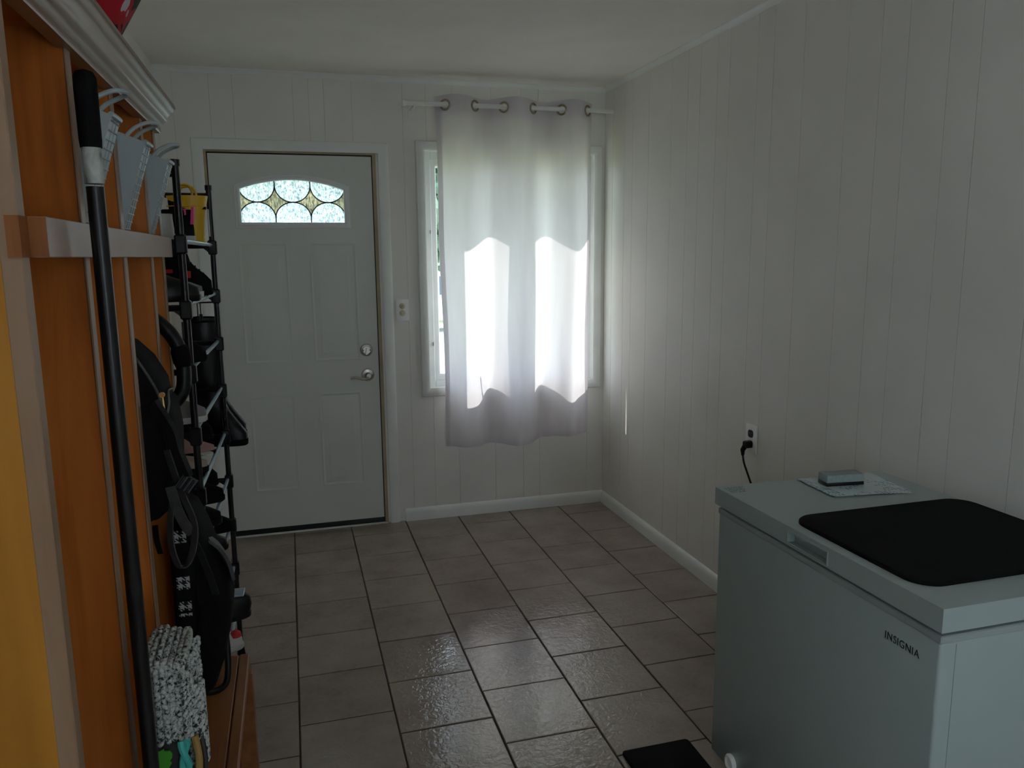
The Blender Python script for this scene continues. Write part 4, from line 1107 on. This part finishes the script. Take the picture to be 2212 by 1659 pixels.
# parked car: side on, along x
ca = thing('car', 'silver car parked on the driveway, glimpsed past the curtain edge', 'car', (3.6, 20.0, GZ))
def carring(y, sx=0): 
    prof = [(-2.15, .32), (-2.2, .62), (-2.1, .84), (-1.35, .93), (-.85, 1.42), (-.3, 1.50), (.7, 1.48), (1.35, 1.02), (2.05, .92), (2.2, .66), (2.15, .32)]
    return [(3.6 + x * (1 - sx * .03), y, GZ + .01 + (z if z < .95 else .95 + (z - .95) * (1 - sx * .02))) for x, z in prof]
g = G(); g.loft([carring(19.15, 1.2), carring(19.22, 0), carring(20.78, 0), carring(20.85, 1.2)]); g.done('body', M_car, ca, ang=40)
for q in ([(-1.2, .96), (-.82, 1.36), (-.1, 1.42), (-.1, .96)], [(-.02, .96), (-.02, 1.42), (.62, 1.40), (1.12, 1.0), (1.1, .96)]):
    g = G(); g.loft([[(3.6 + x, y, GZ + z) for x, z in q] for y in (19.13, 19.16)]); g.done('side_window', M_carglass, ca, smooth=False)
for x in (-1.35, 1.35):
    for y in (19.18, 20.82):
        g = G(); g.lathe([(.0, -.1), (.30, -.1), (.33, -.06), (.33, .06), (.30, .1), (0, .1)], (3.6 + x, y, GZ + .34), 'y', 24); wh = g.done('wheel', M_tyre, ca)
        g = G(); g.lathe([(0, 0), (.2, 0), (.18, .02), (0, .03)], (3.6 + x, y - .1, GZ + .34), 'y', 16); g.done('hub', M_nickel, wh)
# trees
def tree(label, x, y, h, r, seed, n=9000):
    random.seed(seed)
    t = thing('tree', label, 'tree', (x, y, GZ), 0, 'trees beyond the driveway')
    g = G(); g.tube(smoothpath([(x, y, GZ), (x + .1, y, GZ + h * .3), (x - .05, y + .1, GZ + h * .6), (x, y, GZ + h * .85)], 4), [.28 - .018 * k for k in range(13)], 8); g.done('trunk', M_bark, t)
    g = G()
    blobs = [(x + random.uniform(-.6, .6) * r, y + random.uniform(-.6, .6) * r, GZ + h * random.uniform(.22, .9), r * random.uniform(.45, .7)) for _ in range(22)]
    for k in range(n):
        bx, by, bz, br = random.choice(blobs)
        d = Vector((random.gauss(0, 1), random.gauss(0, 1), random.gauss(0, 1))).normalized() * br * random.uniform(.7, 1.05)
        c = Vector((bx, by, max(bz, GZ + .6))) + d
        a = Vector((random.gauss(0, 1), random.gauss(0, 1), random.gauss(0, 1))).normalized(); b = a.cross(d).normalized() if a.cross(d).length > .01 else Vector((1, 0, 0))
        s = random.uniform(.20, .42)
        if c.z < GZ + .1: continue
        g.face([c - a * s, c + b * s * .55, c + a * s, c - b * s * .55])
    g.done('crown', M_leaf, t, smooth=False)
tree('tall leafy tree standing behind the silver car', 4.6, 27.0, 9.0, 3.4, 1)
tree('leafy tree left of the one behind the car, straight past the door', -4.5, 29.0, 8.0, 3.0, 2)
tree('leafy tree to the right of the silver car, behind the curtain', 13.5, 27.5, 8.5, 3.4, 3)

# ------------------------------------------------------------------ light, sky, camera
wld = bpy.data.worlds.new('sky'); S.world = wld; wld.use_nodes = True
nt = wld.node_tree; nt.nodes.clear()
bg = nt.nodes.new('ShaderNodeBackground'); ow = nt.nodes.new('ShaderNodeOutputWorld')
bg.inputs['Color'].default_value = (.70, .82, 1.0, 1); bg.inputs['Strength'].default_value = 4.3
nt.links.new(bg.outputs[0], ow.inputs['Surface'])
def lamp(name, typ, energy, color, loc=(0, 0, 0), d=None, **kw):
    L = bpy.data.lights.new(name, typ); L.energy = energy; L.color = color
    for k, v in kw.items(): setattr(L, k, v)
    o = bpy.data.objects.new(name, L); COL.objects.link(o); o.location = loc
    if d: o.rotation_euler = Vector(d).to_track_quat('-Z', 'Y').to_euler()
    return o
lamp('sun', 'SUN', 5.8, (1, .95, .89), (3, 8, 8), (.5, -1, -.88), angle=math.radians(.53))
lamp('rear_window_daylight', 'AREA', 1.2, (.86, .96, 1.0), (.75, RY + .01, 1.5), (0, 1, 0), shape='RECTANGLE', size=.6, size_y=1.18)
lamp('added_side_fill', 'AREA', .8, (.95, .97, 1.0), (LX + .01, -1.075, 1.5), (1, .15, .1), shape='RECTANGLE', size=.45, size_y=1.18)  # added fill lamp at the invented left opening

cam = bpy.data.cameras.new('camera'); co_ = bpy.data.objects.new('camera', cam); COL.objects.link(co_)
cam.sensor_width = 36; cam.lens = 1678.37 / 2212 * 36; cam.clip_start = .05; cam.clip_end = 200
yaw, pitch, roll = .2762, .1647, -.0097
f = Vector((math.sin(yaw) * math.cos(pitch), math.cos(yaw) * math.cos(pitch), -math.sin(pitch)))
r = Vector((math.cos(yaw), -math.sin(yaw), 0)); u = r.cross(f)
r2 = r * math.cos(roll) + u * math.sin(roll); u2 = -r * math.sin(roll) + u * math.cos(roll)
co_.matrix_world = Matrix(((r2.x, u2.x, -f.x, 0), (r2.y, u2.y, -f.y, 0), (r2.z, u2.z, -f.z, 1.5017), (0, 0, 0, 1)))
S.camera = co_
for o in bpy.data.objects:
    if '_local' in o: del o['_local']
vs = S.view_settings; vs.view_transform = 'Standard'; vs.look = 'None'; vs.gamma = 1; vs.exposure = .32; vs.use_curve_mapping = False
S.cycles.use_denoising = True
S.cycles.max_bounces = 10; S.cycles.diffuse_bounces = 6; S.cycles.transparent_max_bounces = 12
